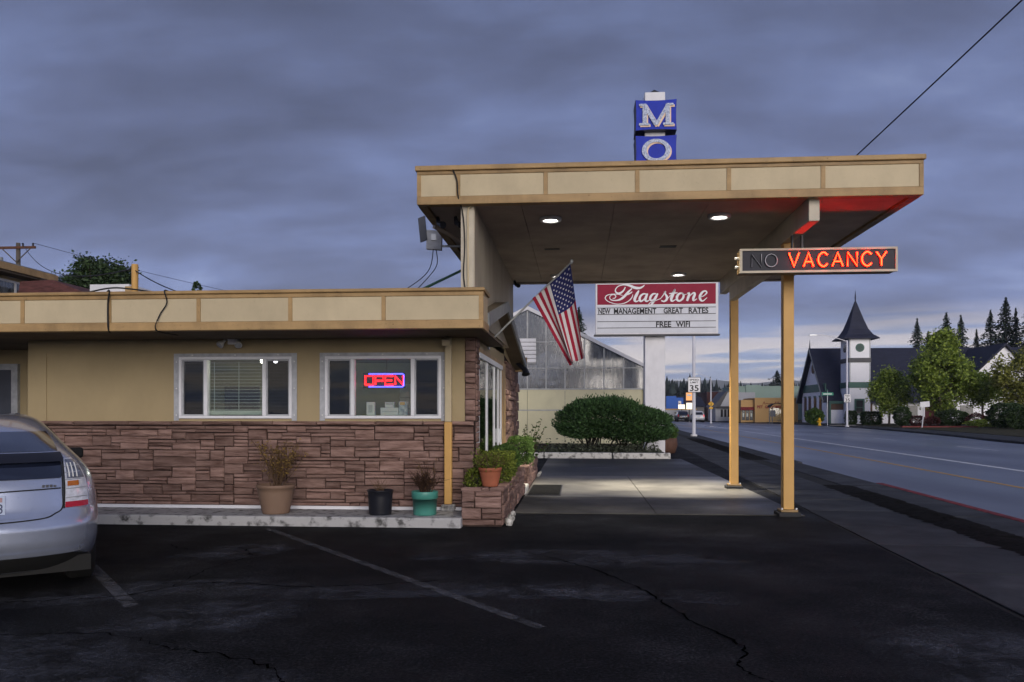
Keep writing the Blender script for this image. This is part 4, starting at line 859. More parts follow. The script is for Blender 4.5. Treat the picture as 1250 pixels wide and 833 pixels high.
for k in range(13):
    a = rs.uniform(0, 6.28); ln = rs.uniform(.35, .95); tp = Vector((-1.12 + math.cos(a) * .2 + rs.uniform(0, .38), 18.5 + math.sin(a) * .3, .36 + ln)); b = Vector((-1.15 + rs.uniform(-.08, .08), 18.5, .33))
    m.tube([b, b.lerp(tp, .5), tp], [.008, .006, .003], 5)
    for q in np.linspace(.12, 1, 26): PP.append(b.lerp(tp, q) + Vector(rs.normal(size=3) * .022))
m.build('stems', K['twig'], sp); V, q = leaf_quads(np.array([tuple(p) for p in PP]), .075, rs); add('leaves', np_mesh('lv', V, quads=q), K['leaf_mid'], sp)

def pot(name, label, loc, rb, rt, h, mat, rim, soil=True):
    t = thing(name, label, 'pot', loc); x, y, z = loc
    MB().lathe([(0, 0), (rb, 0), (rb * 1.03, .02), (rt * .93, h * .72), (rt * .955, h - rim), (rt, h - rim + .004), (rt * 1.02, h - .008), (rt * 1.0, h), (rt * .93, h), (rt * .90, h - .06), (0, h - .061)], loc, 36).build('pot_body', mat, t, smooth=True)
    MB().lathe([(0, h - .05), (rt * .9, h - .05)], loc, 24).build('soil', K['soil'], t); return t
p_b = pot('beige_pot', 'large beige plastic pot with a straggly yellow shrub on the concrete step', (-4.07, 10.80, .13), .175, .255, .39, MAT('beige_pot', (.20, .13, .092), .65, .12, 4, stretch=(1, 1, .4)), .05)
p_k = pot('black_pot', 'empty black plastic nursery pot on the concrete step', (-2.63, 10.78, .13), .145, .175, .33, K['black'], .02)
p_t = pot('teal_pot', 'teal pot with dry brown twigs beside the downspout', (-2.03, 10.80, .13), .15, .175, .315, MAT('teal_pot', (.065, .26, .215), .4, .1, 5, spec=.5), .10)
p_c = pot('terracotta_pot', 'terracotta pot on the corner of the stone planter', (-1.16, 10.86, .51), .105, .155, .25, MAT('terracotta', (.33, .105, .055), .75, .15, 5), .045)
def twiggy(par, base, n, hgt, spread, leaves, lsize, lm, seed, tm, curve=.3):
    rs = np.random.RandomState(seed); m = MB(); PP = []
    for k in range(n):
        a = rs.uniform(0, 6.283); s = spread * rs.uniform(.2, 1); hh = hgt * rs.uniform(.55, 1); b = Vector(base) + Vector((rs.uniform(-.07, .07), rs.uniform(-.07, .07), 0)); e = Vector(base) + Vector((math.cos(a) * s, math.sin(a) * s, hh))
        md = b.lerp(e, .5) + Vector((rs.uniform(-.03, .03), rs.uniform(-.03, .03), curve * .1)); cc = [Vector(p) for p in catmull([b, md, e], 5)]
        m.tube(cc, [.007 * (1 - .75 * i / 10) for i in range(11)], 5)
        for j in range(4):
            s0 = cc[rs.randint(3, 10)]; e2 = s0 + Vector((rs.uniform(-.13, .13), rs.uniform(-.13, .13), rs.uniform(.02, .2))); m.tube([s0, e2], [.0035, .0015], 4); cc = cc + [s0.lerp(e2, q) for q in (.4, .7, 1)]
        for j in range(leaves): PP.append(cc[rs.randint(4, len(cc))] + Vector(rs.normal(size=3) * .02))
    m.build('stems', tm, par); V, q = leaf_quads(np.array([tuple(p) for p in PP]), lsize, rs); add('foliage', np_mesh('fol', V, quads=q), lm, par)
twiggy(p_b, (-4.05, 10.80, .46), 30, .66, .46, 34, .030, K['leaf_dry'], 12, K['twig'])
twiggy(p_t, (-2.03, 10.80, .39), 46, .26, .22, 12, .022, LEAF('leaf_brown', (.06, .028, .015), .5, col2=(.13, .07, .03)), 13, MAT('brown_twig', (.04, .02, .013), .9, .3))
twiggy(p_t, (-2.0, 10.80, .39), 5, .48, .14, 10, .02, K['leaf_dry'], 14, K['twig'])
twiggy(p_c, (-1.16, 10.86, .70), 30, .12, .19, 34, .038, K['leaf_box'], 15, K['twig'])
twiggy(p_k, (-2.63, 10.78, .40), 5, .08, .08, 3, .02, K['leaf_dry'], 16, K['twig'])
# painted rocks and door mat
def rock(label, x, y, s, seed):
    t = thing('painted_rock', label, 'rock', (x, y, 0)); rs = np.random.RandomState(seed); zz = 0
    for k in range(3):
        r_ = s * (1 - .16 * k); bm = bmesh.new(); bmesh.ops.create_icosphere(bm, subdivisions=2, radius=1)
        for v in bm.verts: v.co = Vector((v.co.x * r_ * .55 * (1 + rs.uniform(-.2, .2)) + x + .025 * k, v.co.y * r_ * .55 * (1 + rs.uniform(-.2, .2)) + y, v.co.z * r_ * .75 * (1 + rs.uniform(-.15, .15)) + zz + r_ * .5))
        me = bpy.data.meshes.new('lump'); bm.to_mesh(me); bm.free(); add('lump', me, K['whitekerb'], t); zz += r_ * .62
rock('white painted stacked rock at the near planter corner', -.90, 10.78, .10, 1)
rock('small white painted rock at the end of the far planter', -.90, 18.75, .075, 2)
mt = thing('door_mat', 'black ribbed rubber mat on the concrete beside the planter', 'mat', (-.6, 15.5, .014)); boxp('base', K['black'], mt, -.90, -.30, 14.55, 16.55, .0145, .026)
for k in range(14): boxp('rib', K['joint'], mt, -.88, -.32, 14.6 + k * .14, 14.67 + k * .14, .0262, .036)

# ================================================================== YEW AND BED PLANTS
yw = thing('yew_bush', 'wide flat-topped dark green bush on bare stems in the white kerbed bed', 'bush', (1.15, 27.75, .13)); rs = np.random.RandomState(8)
n = 42000; d = rs.normal(size=(n, 3)); d[:, 2] = np.where(d[:, 2] < 0, d[:, 2] * .75, d[:, 2]); d /= np.linalg.norm(d, axis=1, keepdims=True)
dd = np.sign(d) * np.abs(d) ** np.array([.95, .8, .72])
lump = 1 + .05 * np.sin(d[:, :1] * 9) + .05 * np.cos(d[:, 1:2] * 8 + d[:, :1] * 5) + .03 * np.sin(d[:, 2:] * 17 + d[:, :1] * 11)
P = dd * np.array([1.93, 1.15, .70]) * lump * (.30 + .72 * rs.uniform(0, 1, (n, 1)) ** .35) + (rs.uniform(0, 1, (n, 1)) > .95) * np.array([0, 0, 1]) * np.maximum(d[:, 2:], 0) * rs.uniform(.02, .20, (n, 1))
P[:, 2] += .10 * np.sin((P[:, 0] + 1.2) * 1.7) - .06 * P[:, 0] / 2; P += np.array([1.15, 27.8, 1.19]); d2 = d.copy(); d2[:, 2] += .55
V, q = leaf_quads(P, .115, rs, outward=d2, aspect=.35); add('foliage', np_mesh('yew', V, quads=q), K['leaf_yew'], yw)
m = MB(); rn = random.Random(2)
for k in range(40):
    bx_ = rn.choice((-.1, .25, 1.5, 2.2)) if k < 20 else rn.uniform(-.3, 2.6); b = Vector((.45 + bx_ * .7, 27.75 + rn.uniform(-.15, .15), .1)); e = Vector((b.x + rn.uniform(-.75, .75), 27.8 + rn.uniform(-.8, .6), rn.uniform(1.0, 1.5)))
    m.tube(catmull([b, b.lerp(e, .45) + Vector((rn.uniform(-.1, .1), 0, .12)), e], 4), [.034 * (1 - .7 * i / 8) for i in range(9)], 6)
m.build('stems', MAT('dark_bark', (.02, .017, .014), .9, .3), yw, smooth=True)
rs = np.random.RandomState(11); P = np.stack([rs.uniform(-1.4, 2.7, 2600), rs.uniform(26.85, 27.6, 2600), .12 + np.abs(rs.normal(size=2600)) * .17], 1)
V, q = leaf_quads(P, .09, rs); o = add('ground_cover', np_mesh('gc', V, quads=q), LEAF('leaf_cover', (.04, .06, .03), .5, col2=(.16, .18, .13))); o['label'] = 'low leafy ground cover under the wide bush'; o['category'] = 'ground cover'; stuff(o)
bp = thing('barrel_planter', 'small brown barrel planter with a green shrub right of the sign pillar', 'planter', (3.25, 30.2, 0)); MB().lathe([(0, 0), (.3, 0), (.38, .3), (.36, .55), (.31, .55), (.31, .48), (0, .48)], (3.25, 30.2, 0), 20).build('barrel', MAT('barrel', (.10, .05, .035), .8, .3, 5, stretch=(6, 6, .5)), bp, smooth=True)
rs = np.random.RandomState(4); d = rs.normal(size=(1500, 3)); d /= np.linalg.norm(d, axis=1, keepdims=True); V, q = leaf_quads(np.array([3.25, 30.2, .78]) + d * np.array([.42, .42, .36]) * rs.uniform(.6, 1, (1500, 1)), .08, rs, outward=d); add('foliage', np_mesh('b', V, quads=q), K['leaf_mid'], bp)

# ================================================================== PYLON SIGN
py = thing('pylon_sign', 'tall white pillar sign with red script panel and stacked blue letter boxes', 'sign', (2.75, 29.5, 0)); PYY = 29.5
bevel(boxp('pillar', K['white'], py, 2.39, 3.11, PYY, PYY + .6, 0.0, 12.9), .02, 1)
MB().tube([(2.6, PYY + .3, 12.9), (2.75, PYY + .3, 13.0), (2.95, PYY + .3, 12.9)], .09, 8).build('top_cap', K['black'], py)
cabx = bevel(boxp('cabinet', K['white'], py, .63, 4.93, PYY - .25, PYY - .002, 4.24, 6.08), .02, 1)
boxp('cabinet_base', K['darkframe'], cabx, .58, 4.98, PYY - .3, PYY, 4.19, 4.239)
boxp('red_panel', MAT('sign_red', (.25, .010, .038), .5, .06, 3, spec=.15), cabx, .70, 4.84, PYY - .262, PYY - .251, 5.30, 6.02)
K['letter_white'] = MAT('letter_white', (.74, .74, .77), .5, .04); K['letter_black'] = MAT('letter_black', (.012, .012, .016), .6, .1)
K['board'] = MAT('letter_board', (.58, .60, .66), .5, .06, 3)
boxp('letter_board', K['board'], cabx, .68, 4.86, PYY - .258, PYY - .251, 4.30, 5.26)
for zt in (5.185, 4.955, 4.70, 4.475): boxp('letter_track', K['darkframe'], cabx, .70, 4.84, PYY - .268, PYY - .2585, zt - .011, zt + .011)
# script name: brush strokes (x, y, width) on a 1077 x 195 panel grid
SC = [
 [(325, 135, 8), (305, 172, 14), (268, 196, 18), (238, 182, 12), (236, 155, 9), (262, 126, 9), (310, 113, 10), (360, 120, 20), (410, 142, 24), (455, 146, 20), (485, 132, 12), (500, 117, 5)],
 [(385, 150, 10), (350, 185, 18), (315, 225, 22), (280, 252, 18), (240, 262, 11), (200, 258, 9), (182, 238, 7), (192, 214, 7), (220, 206, 8), (238, 222, 8), (226, 242, 7), (208, 240, 5)],
 [(300, 215, 5), (250, 203, 6), (195, 203, 7), (155, 214, 8), (141, 240, 8), (160, 266, 7), (200, 286, 6), (255, 298, 6), (315, 290, 7), (360, 265, 8), (385, 235, 8), (393, 208, 5)],
 [(318, 215, 6), (350, 205, 12), (380, 188, 10), (386, 178, 5)],
 [(448, 170, 12), (430, 205, 24), (412, 245, 24), (412, 268, 20), (430, 274, 12), (455, 258, 7)],
 [(515, 205, 10), (490, 203, 14), (465, 222, 18), (455, 250, 20), (465, 272, 18), (488, 262, 12), (510, 230, 8), (522, 205, 8)],
 [(527, 200, 14), (513, 235, 22), (508, 262, 20), (522, 274, 14), (548, 258, 6)],
 [(605, 203, 10), (578, 205, 16), (556, 230, 20), (552, 258, 18), (570, 266, 14), (595, 240, 8), (612, 207, 8)],
 [(620, 200, 14), (600, 240, 22), (580, 280, 20), (560, 308, 14), (542, 316, 9), (538, 303, 7), (560, 283, 7), (600, 268, 7), (645, 250, 6)],
 [(640, 255, 6), (668, 220, 8), (690, 180, 10), (688, 205, 14), (703, 232, 20), (700, 260, 20), (676, 277, 14), (652, 268, 12)],
 [(705, 255, 6), (740, 215, 7), (775, 165, 14), (756, 215, 24), (742, 255, 22), (752, 275, 14), (790, 255, 6)],
 [(722, 203, 8), (760, 200, 12), (800, 196, 7)],
 [(840, 200, 12), (815, 205, 18), (796, 230, 22), (795, 260, 20), (815, 274, 16), (843, 255, 18), (855, 222, 18), (842, 200, 12), (858, 212, 6), (880, 212, 6)],
 [(885, 205, 8), (905, 200, 14), (898, 235, 22), (885, 275, 18)],
 [(890, 262, 6), (915, 222, 8), (945, 198, 14), (955, 212, 20), (942, 250, 22), (945, 272, 14), (975, 255, 6)],
 [(1000, 240, 6), (1035, 228, 8), (1062, 200, 12), (1052, 182, 12), (1025, 192, 18), (1003, 228, 22), (1005, 262, 20), (1028, 276, 12), (1066, 245, 5)]]
scr = MB()
for i_, s in enumerate(SC):
    P = catmull(s, 7); Y_ = PYY - .266 - .0004 * i_; L_ = []
    for k in range(len(P)):
        a, b = P[max(k - 1, 0)], P[min(k + 1, len(P) - 1)]; t = Vector((b[0] - a[0], b[1] - a[1])).normalized() if k not in () else 0; n_ = Vector((-t.y, t.x)); w = max(P[k][2], 3.5) * .52
        f_ = lambda x, y: (.70 + (x - 68) / 1077 * 4.14, Y_, 6.02 - (y - 108) / 195 * .72)
        L_.append((f_(P[k][0] + n_.x * w, P[k][1] + n_.y * w), f_(P[k][0] - n_.x * w, P[k][1] - n_.y * w)))
    for a, b in zip(L_, L_[1:]): scr.poly([a[0], a[1], b[1], b[0]])
stuff(scr.build('script_lettering', K['letter_white'], cabx))
def sx(px): return .70 + (px - 68) / 1077 * 4.14
for word, a, b, z0 in (('NEW', 78, 188, 4.97), ('MANAGEMENT', 220, 608, 4.97), ('GREAT', 673, 848, 4.97), ('RATES', 900, 1078, 4.97), ('FREE', 605, 742, 4.49), ('WIFI', 785, 912, 4.49)):
    text_obj('lettering', word, K['letter_black'], cabx, (sx(a), PYY - .272, z0), sx(b) - sx(a), .20, bold=.022)
# stacked blue letter boxes
K['blue'] = MAT('sign_blue', (.006, .028, .40), .5, .14, 3, spec=.2); K['silver'] = MAT('letter_silver', (.11, .15, .30), .4, .5, 16, metallic=.2, col2=(.42, .47, .60)); K['peach'] = MAT('letter_edge', (.80, .58, .42), .5, .12, 6); K['bluedark'] = MAT('box_side', (.010, .014, .06), .5, .1)
def bar(x0, z0, x1, z1, w): 
    a = Vector((x0, z0)); b = Vector((x1, z1)); t = (b - a).normalized(); n_ = Vector((-t.y, t.x)) * w / 2; return [a + n_, a - n_, b - n_, b + n_]
LET = {'M': [bar(-.40, -.36, -.40, .36, .15), bar(.40, -.36, .40, .36, .15), bar(-.42, .36, 0, -.36, .14), bar(.42, .36, 0, -.36, .11)] + [bar(x - w, z, x + w, z, .08) for x, z, w in ((-.42, -.34, .18), (.42, -.34, .18), (-.48, .34, .12), (.48, .34, .12))],
       'T': [bar(0, -.36, 0, .36, .15), bar(-.36, .34, .36, .34, .1), bar(-.16, -.34, .16, -.34, .08)], 'E': [bar(-.25, -.36, -.25, .36, .15), bar(-.35, .33, .35, .33, .1), bar(-.3, 0, .2, 0, .09), bar(-.35, -.33, .38, -.33, .1)], 'L': [bar(-.2, -.36, -.2, .36, .15), bar(-.35, -.33, .38, -.33, .1)], 'O': []}
for k, c_ in enumerate('MOTEL'):
    zc_ = 11.97 - k * 1.26; xc_ = 2.76; hw, hh = .725, .545
    def edge(u, v): return (xc_ + u * hw * (1 - .035 * (1 - v * v)), zc_ + v * hh * (1 - .06 * (1 - u * u)))
    N_ = 10; F_ = [edge(-1 + 2 * i / N_, -1) for i in range(N_)] + [edge(1, -1 + 2 * i / N_) for i in range(N_)] + [edge(1 - 2 * i / N_, 1) for i in range(N_)] + [edge(-1, 1 - 2 * i / N_) for i in range(N_)]
    bx_ = MB().prism([(a, PYY - .30, b) for a, b in F_], (0, 1.0, 0)).build('letter_box', K['bluedark'], py)
    MB().prism([(xc_ + (a - xc_) * .985, PYY - .315, zc_ + (b - zc_) * .985) for a, b in F_], (0, .014, 0)).build('face', K['blue'], bx_)
    for nm, mt_, dx_, dz_, yy in (('letter_edge', K['peach'], .045, -.045, PYY - .34), ('letter', K['silver'], 0, 0, PYY - .37)):
        m = MB()
        if c_ == 'O':
            pts = []
            for i in range(37): a = 2 * math.pi * i / 36; pts.append(((xc_ + dx_ + math.cos(a) * .50, zc_ + dz_ + math.sin(a) * .40), (xc_ + dx_ + math.cos(a) * .33 , zc_ + dz_ + math.sin(a) * .29)))
            for (o0, i0), (o1, i1) in zip(pts, pts[1:]): m.prism([(o0[0], yy, o0[1]), (i0[0], yy, i0[1]), (i1[0], yy, i1[1]), (o1[0], yy, o1[1])], (0, .02, 0))
        for j, pl_ in enumerate(LET[c_]): m.prism([(xc_ + dx_ + p.x, yy - .0012 * j, zc_ + dz_ + p.y) for p in pl_], (0, .02, 0))
        m.build(nm, mt_, bx_)

# ================================================================== GREENHOUSE
gh = thing('greenhouse', 'cream based greenhouse with dusty grey glass gable behind the bush', 'greenhouse', (-2.2, 36, 0)); GY = 36.0; gx0, gx1, gr_ = -7.3, 2.88, -2.2
K['ghglass'] = GLASS('dusty_glass', (.42, .45, .50), .16, .1, dirt=.42, dcol=(.26, .28, .31)); K['ghframe'] = MAT('aluminium', (.42, .43, .44), .5, .15, 4); K['ghwall'] = MAT('greenhouse_panel', (.66, .62, .42), .6, .06, 1.5, grime=.06)
EZ, RZ = 3.43, 5.97
def gz(x): return EZ + (RZ - EZ) * (1 - abs(x - gr_) / (gx1 - gr_))
pxs = [gx0 + .1, -5.6, -3.9, -2.2, -.55, 1.15, gx1 - .1]
for a, b in zip(pxs, pxs[1:]):
    boxp('wall_panel', K['ghwall'], gh, a + .008, b - .008, GY, GY + .08, .12, 1.55); boxp('wall_panel', K['ghwall'], gh, a + .008, b - .008, GY, GY + .08, 1.60, 2.47)
boxp('rail', K['ghframe'], gh, gx0, gx1, GY - .02, GY + .06, 1.551, 1.599); boxp('rail', K['ghframe'], gh, gx0, gx1, GY - .03, GY + .08, 2.471, 2.53)
boxp('plinth', K['joint'], gh, gx0, gx1, GY - .01, GY + .1, 0, .119)
mx_ = [gx0 + .03, -6.45, -5.6, -4.75, -3.9, -3.05, -2.2, -1.38, -.55, .3, 1.15, 2.0, gx1 - .03]
for x_ in mx_: boxp('glazing_bar', K['ghframe'], gh, x_ - .028, x_ + .028, GY - .025, GY + .05, 2.531, gz(x_) - .02)
for a, b in zip(mx_, mx_[1:]):
    z1a, z1b = gz(a) - .02, gz(b) - .02
    for zl, zh in ((2.535, 3.4), (3.44, 99)):
        if max(z1a, z1b) <= zl + .06: continue
        z1a, z1b = max(z1a, zl + .001), max(z1b, zl + .001)
        MB().prism([(a + .03, GY + .01, zl), (b - .03, GY + .01, zl), (b - .03, GY + .01, min(zh, z1b)), (a + .03, GY + .01, min(zh, z1a))], (0, .012, 0)).build('pane', K['ghglass'], gh)
boxp('cross_rail', K['ghframe'], gh, gx0 + .02, gx1 - .02, GY - .02, GY + .04, 3.402, 3.438)
boxp('cross_rail', K['ghframe'], gh, -4.6, .2, GY - .018, GY + .04, 4.55, 4.59)
lv = boxp('louvre_vent', K['grayroof'], gh, -2.58, -1.80, GY - .05, GY - .026, 3.6, 4.75)
for k in range(6): MB().obox((-2.19, GY - .08, 3.72 + k * .18), (.37, 0, 0), (0, .035, -.03), (0, .004, .07)).build('louvre_blade', K['white'], lv)
for s_ in (-1, 1):
    xe = gx1 + .15 if s_ > 0 else gx0 - .15; MB().prism([(gr_, GY - .12, RZ + .02), (xe, GY - .12, gz(xe) + .02), (xe, GY - .12, gz(xe) + .17), (gr_, GY - .12, RZ + .19)], (0, .1, 0)).build('rake_board', K['white'], gh)
    for j in range(5): MB().prism([(gr_, GY + .05 + j * 4.8, RZ), (xe, GY + .05 + j * 4.8, gz(xe)), (xe, GY + 4.8 + j * 4.8, gz(xe)), (gr_, GY + 4.8 + j * 4.8, RZ)], (0, 0, .03)).build('roof_sheet', K['ghglass'], gh)
boxp('corner_post', K['ghframe'], gh, gx1 - .001, gx1 + .12, GY - .03, GY + .12, 0, EZ)
boxp('side_wall', K['ghwall'], gh, gx1 - .1, gx1 - .02, GY + .12, GY + 24, 0, 2.47); boxp('side_glazing', K['ghglass'], gh, gx1 - .07, gx1 - .05, GY + .12, GY + 24, 2.475, EZ)
boxp('back_wall', K['grayroof'], gh, gx0, gx1, GY + 24.05, GY + 24.2, 0, EZ); boxp('left_wall', K['ghwall'], gh, gx0 + .02, gx0 + .1, GY + .12, GY + 24, 0, EZ)
for k, (a, b, h_) in enumerate(((-5, -2.6, 3.4), (-2.2, -.2, 3.0), (.4, 2.2, 2.9))):
    r_ = thing('plant_rack', 'pale rack of trays behind the greenhouse glass, ' + ('left', 'middle', 'right')[k] + ' one', 'rack', ((a + b) / 2, 39, 0), group='racks in the greenhouse')
    for j in range(5): boxp('shelf', K['paper'] if j % 2 else K['steel'], r_, a, b, 38.6, 39.4, 1.0 + j * .5, 1.06 + j * .5)
    for q_ in (a, b): boxp('upright', K['steel'], r_, q_ - .03, q_ + .03, 38.58, 38.62, 0, h_ + .2)

# ================================================================== CHURCH
K['bl_dred2'] = MAT('door_red', (.12, .015, .02), .6, .1)
ch = thing('church', 'white church with dark steep roof and pointed square tower', 'church', (40, 108, 0)); K['chwhite'] = MAT('church_white', (.85, .85, .90), .6, .04, .6); K['chroof'] = MAT('church_roof', (.020, .023, .045), .75, .3, 1.2, stretch=(1, 1, 5), bump=.3, bscale=5); K['chgreen'] = MAT('church_green', (.055, .135, .11), .5, .1); K['chdark'] = MAT('church_window', (.02, .022, .03), .2, .2, spec=.6); K['brownwin'] = MAT('brown_shutter', (.13, .075, .05), .7, .2)
cx0, cx1, cy0, cy1 = 31.2, 62.0, 106.2, 117.4; cyr = 111.8; ez, rz_ = 3.5, 9.95
boxp('wall', K['chwhite'], ch, cx0 + .1, cx1, cy0, cy1, 0, ez)
MB().prism([(cx0 + .1, cy0, ez), (cx0 + .1, cy1, ez), (cx0 + .1, cyr, rz_ - .3)], (.2, 0, 0)).build('gable_wall', K['chwhite'], ch)
boxp('gable_band', K['chgreen'], ch, cx0, cx0 + .09, cy0 + .05, cy1 - .05, 4.1, 5.1)
rf = MB().prism([(cx0 - .5, cy0 - .7, ez - .55), (cx0 - .5, cyr, rz_), (cx0 - .5, cyr, rz_ - .28), (cx0 - .5, cy0 - .7, ez - .85)], (31.5, 0, 0)).prism([(cx0 - .5, cyr + .001, rz_), (cx0 - .5, cy1 + .7, ez - .55), (cx0 - .5, cy1 + .7, ez - .85), (cx0 - .5, cyr + .001, rz_ - .28)], (31.5, 0, 0)).build('roof', K['chroof'], ch)
for s_ in (-1, 1):
    ye = cyr + s_ * 6.35; MB().prism([(cx0 - .56, cyr, rz_ + .05), (cx0 - .56, ye, ez - .6), (cx0 - .56, ye, ez - .95), (cx0 - .56, cyr, rz_ - .35)], (.055, 0, 0)).build('barge_board', K['chgreen' if 0 else 'grayroof'], rf)
MB().tube([(cx0 - .4, cyr, rz_), (cx0 - .4, cyr, rz_ + 1.1)], [.09, .02], 8).build('finial', K['chroof'], rf)
for y_ in (108.6, 111.0, 113.5, 115.6):
    w_ = boxp('window', K['chdark'] if y_ < 112 else K['brownwin'], ch, cx0 + .03, cx0 + .09, y_ - .5, y_ + .5, .9, 3.4); boxp('frame', K['chgreen'], w_, cx0 + .0, cx0 + .028, y_ - .6, y_ + .6, 3.41, 3.6)
MB().tube([(cx0 + .05, cyr, 7.2), (cx0 - .02, cyr, 7.2)], .65, 18).build('round_vent', K['brownwin'], ch)
MB().box(34.2, 34.35, cy0 - .05, cy0 - .001, .1, 3.0).build('corner_board', K['chgreen'], ch)
# entrance porch left of the tower
boxp('porch_wall', K['chwhite'], ch, 31.6, 33.1, 105.3, 106.15, 0, 1.75); boxp('porch_panel', K['brownwin'], ch, 31.6, 33.1, 105.35, 106.15, 1.76, 2.5); boxp('porch_band', K['chgreen'], ch, 31.55, 33.12, 105.25, 106.15, 2.51, 2.85); boxp('porch_corner', K['chgreen'], ch, 31.4, 31.58, 105.25, 106.1, 0, 2.85)
# tower
TX0, TX1, TY0, TY1 = 33.15, 35.65, 103.2, 106.5
tw = boxp('tower', K['chwhite'], ch, TX0, TX1, TY0, TY1, 0, 10.45)
for z0, z1, mm in ((4.45, 5.15, 'chgreen'), (7.55, 8.1, 'darkframe')): boxp('belt', K[mm], tw, TX0 - .08, TX1 + .08, TY0 - .08, TY1 + .08, z0, z1)
for x_ in (TX0, TX1 - .12): boxp('corner_trim', K['grayframe'], tw, x_ - .012, x_ + .132, TY0 - .02, TY0 + .1, 8.11, 10.44)
for x_ in (TX0, TX1 - .12): boxp('corner_trim', K['grayframe'], tw, x_ - .012, x_ + .132, TY0 - .02, TY0 + .1, 5.16, 7.54)
rw = MB().tube([(34.4, TY0 - .06, 9.35), (34.4, TY0 + .01, 9.35)], .52, 22).build('round_window', K['chgreen'], tw); MB().tube([(34.4, TY0 - .08, 9.35), (34.4, TY0 - .065, 9.35)], .40, 20).build('louvre', MAT('louvre_green', (.05, .09, .08), .6, .3, 8, stretch=(.2, .2, 6)), rw)
rw = MB().tube([(TX0 - .06, 104.85, 9.35), (TX0 + .01, 104.85, 9.35)], .52, 22).build('round_window', K['chdark'], tw)
w_ = boxp('window', K['chdark'], tw, 33.95, 34.75, TY0 - .04, TY0 - .001, 1.3, 2.9)
for b in ((33.75, 33.949, 1.1, 3.1), (34.751, 34.95, 1.1, 3.1), (33.95, 34.75, 2.901, 3.1), (33.95, 34.75, 1.1, 1.299), (33.95, 34.75, 2.0, 2.08)): boxp('frame', K['chgreen'], w_, b[0], b[1], TY0 - .08, TY0 - .042, b[2], b[3])
tcx, tcy = (TX0 + TX1) / 2, (TY0 + TY1) / 2; prof = [(2.15, 10.42), (2.1, 10.55), (1.55, 11.0), (1.15, 11.7), (.78, 12.8), (.40, 14.1), (.08, 15.2), (.03, 15.3)]
m = MB()
for r_, z_ in prof:
    for s1, s2 in ((-1, -1), (1, -1), (1, 1), (-1, 1)): m.v.append((tcx + s1 * r_, tcy + s2 * r_ * 1.1, z_))
for i in range(len(prof) - 1):
    for k in range(4): k2 = (k + 1) % 4; m.f.append((i * 4 + k, i * 4 + k2, i * 4 + 4 + k2, i * 4 + 4 + k))
m.f.append((3, 2, 1, 0)); sp_ = m.build('spire', K['chroof'], tw); MB().tube([(tcx, tcy, 15.2), (tcx, tcy, 15.7), (tcx, tcy, 16.6)], [.07, .09, .015], 8).build('finial', K['chroof'], sp_)
# side wing with a gable to the street
wx, wy0 = 51.0, 102.6; boxp('wing_wall', K['chwhite'], ch, wx - 6, wx + 6, wy0, 106.1, 0, 3.6); MB().prism([(wx - 6, wy0, 3.6), (wx + 6, wy0, 3.6), (wx, wy0, 9.35)], (0, .2, 0)).build('wing_gable', K['chwhite'], ch)
for s_ in (-1, 1): MB().prism([(wx, wy0 - .5, 9.75), (wx + s_ * 6.8, wy0 - .5, 3.1), (wx + s_ * 6.8, wy0 - .5, 2.85), (wx, wy0 - .5, 9.45)], (0, 11, 0)).build('wing_roof', K['chroof'], ch)
for a, b in ((41.0, 42.4), (45.9, 47.4)):
    w_ = boxp('window', K['chdark'], ch, a, b, (cy0 if a < 45 else wy0) - .05, (cy0 if a < 45 else wy0) - .001, .9, 2.3); boxp('frame', K['chgreen'], w_, a - .15, b + .15, (cy0 if a < 45 else wy0) - .03, (cy0 if a < 45 else wy0) - .0005, .7, 2.5) if 0 else boxp('sill', K['chgreen'], w_, a - .15, b + .15, (cy0 if a < 45 else wy0) - .12, (cy0 if a < 45 else wy0) - .051, .75, .89)
boxp('door', K['bl_dred2'], ch, 43.3, 44.6, cy0 - .05, cy0 - .001, .05, 2.6)
boxp('dark_bay', K['brownwin'], ch, 35.9, 36.9, cy0 - .04, cy0 - .001, .1, 2.7)

# ================================================================== TREES AND SHRUBS BY THE CHURCH
tree('maple_tree', 'large yellow-green maple in front of the church, the tallest', 'tree', (37.54, 88.3, .04), 9.8, (37.7, 88.3, 5.6), (3.7, 3.3, 4.1), 21000, .32, K['leaf_maple'], 1, .24, 'street trees by the church', 110, .40, .62)
tree('maple_tree', 'small green maple left of the large one near the tower', 'tree', (34.1, 93.0, .04), 6.2, (34.2, 93, 3.75), (2.2, 2.0, 2.3), 10000, .28, K['leaf_maple'], 2, .13, 'street trees by the church', 60, .36, .5)
tree('maple_tree', 'low spreading maple right of the large one before the white gable', 'tree', (43.4, 91.7, .04), 5.8, (43.4, 91.7, 3.9), (2.9, 2.4, 1.7), 7000, .28, K['leaf_maple'], 3, .16, 'street trees by the church', 70, .36)
tree('maple_tree', 'golden maple at the right edge of the view', 'tree', (42.9, 83.6, .04), 7.8, (43.6, 83.7, 4.9), (2.8, 2.6, 3.0), 9500, .28, K['leaf_gold'], 4, .18, 'street trees by the church', 80, .36)
G_ = 'shrubs in front of the church'
shrub('round_bush', 'rounded bright green bush at the church front corner', (28.15, 100.2, .05), (1.05, 1.0, .92), 5500, .2, K['leaf_mid'], 1, G_)
shrub('clipped_hedge', 'clipped dark hedge block left of the tower window', (31.2, 96.6, .05), (.55, .6, .75), 3600, .17, K['leaf_dark'], 2, G_, boxy=True)
shrub('clipped_hedge', 'clipped dark hedge block right of the tower window', (33.1, 95.6, .05), (1.05, .7, .73), 5500, .17, K['leaf_dark'], 3, G_, boxy=True)
shrub('conical_shrub', 'dark conical shrub beside the small maple', (33.4, 87.4, .05), (.85, .8, 1.0), 4500, .17, K['leaf_dark'], 4, G_)
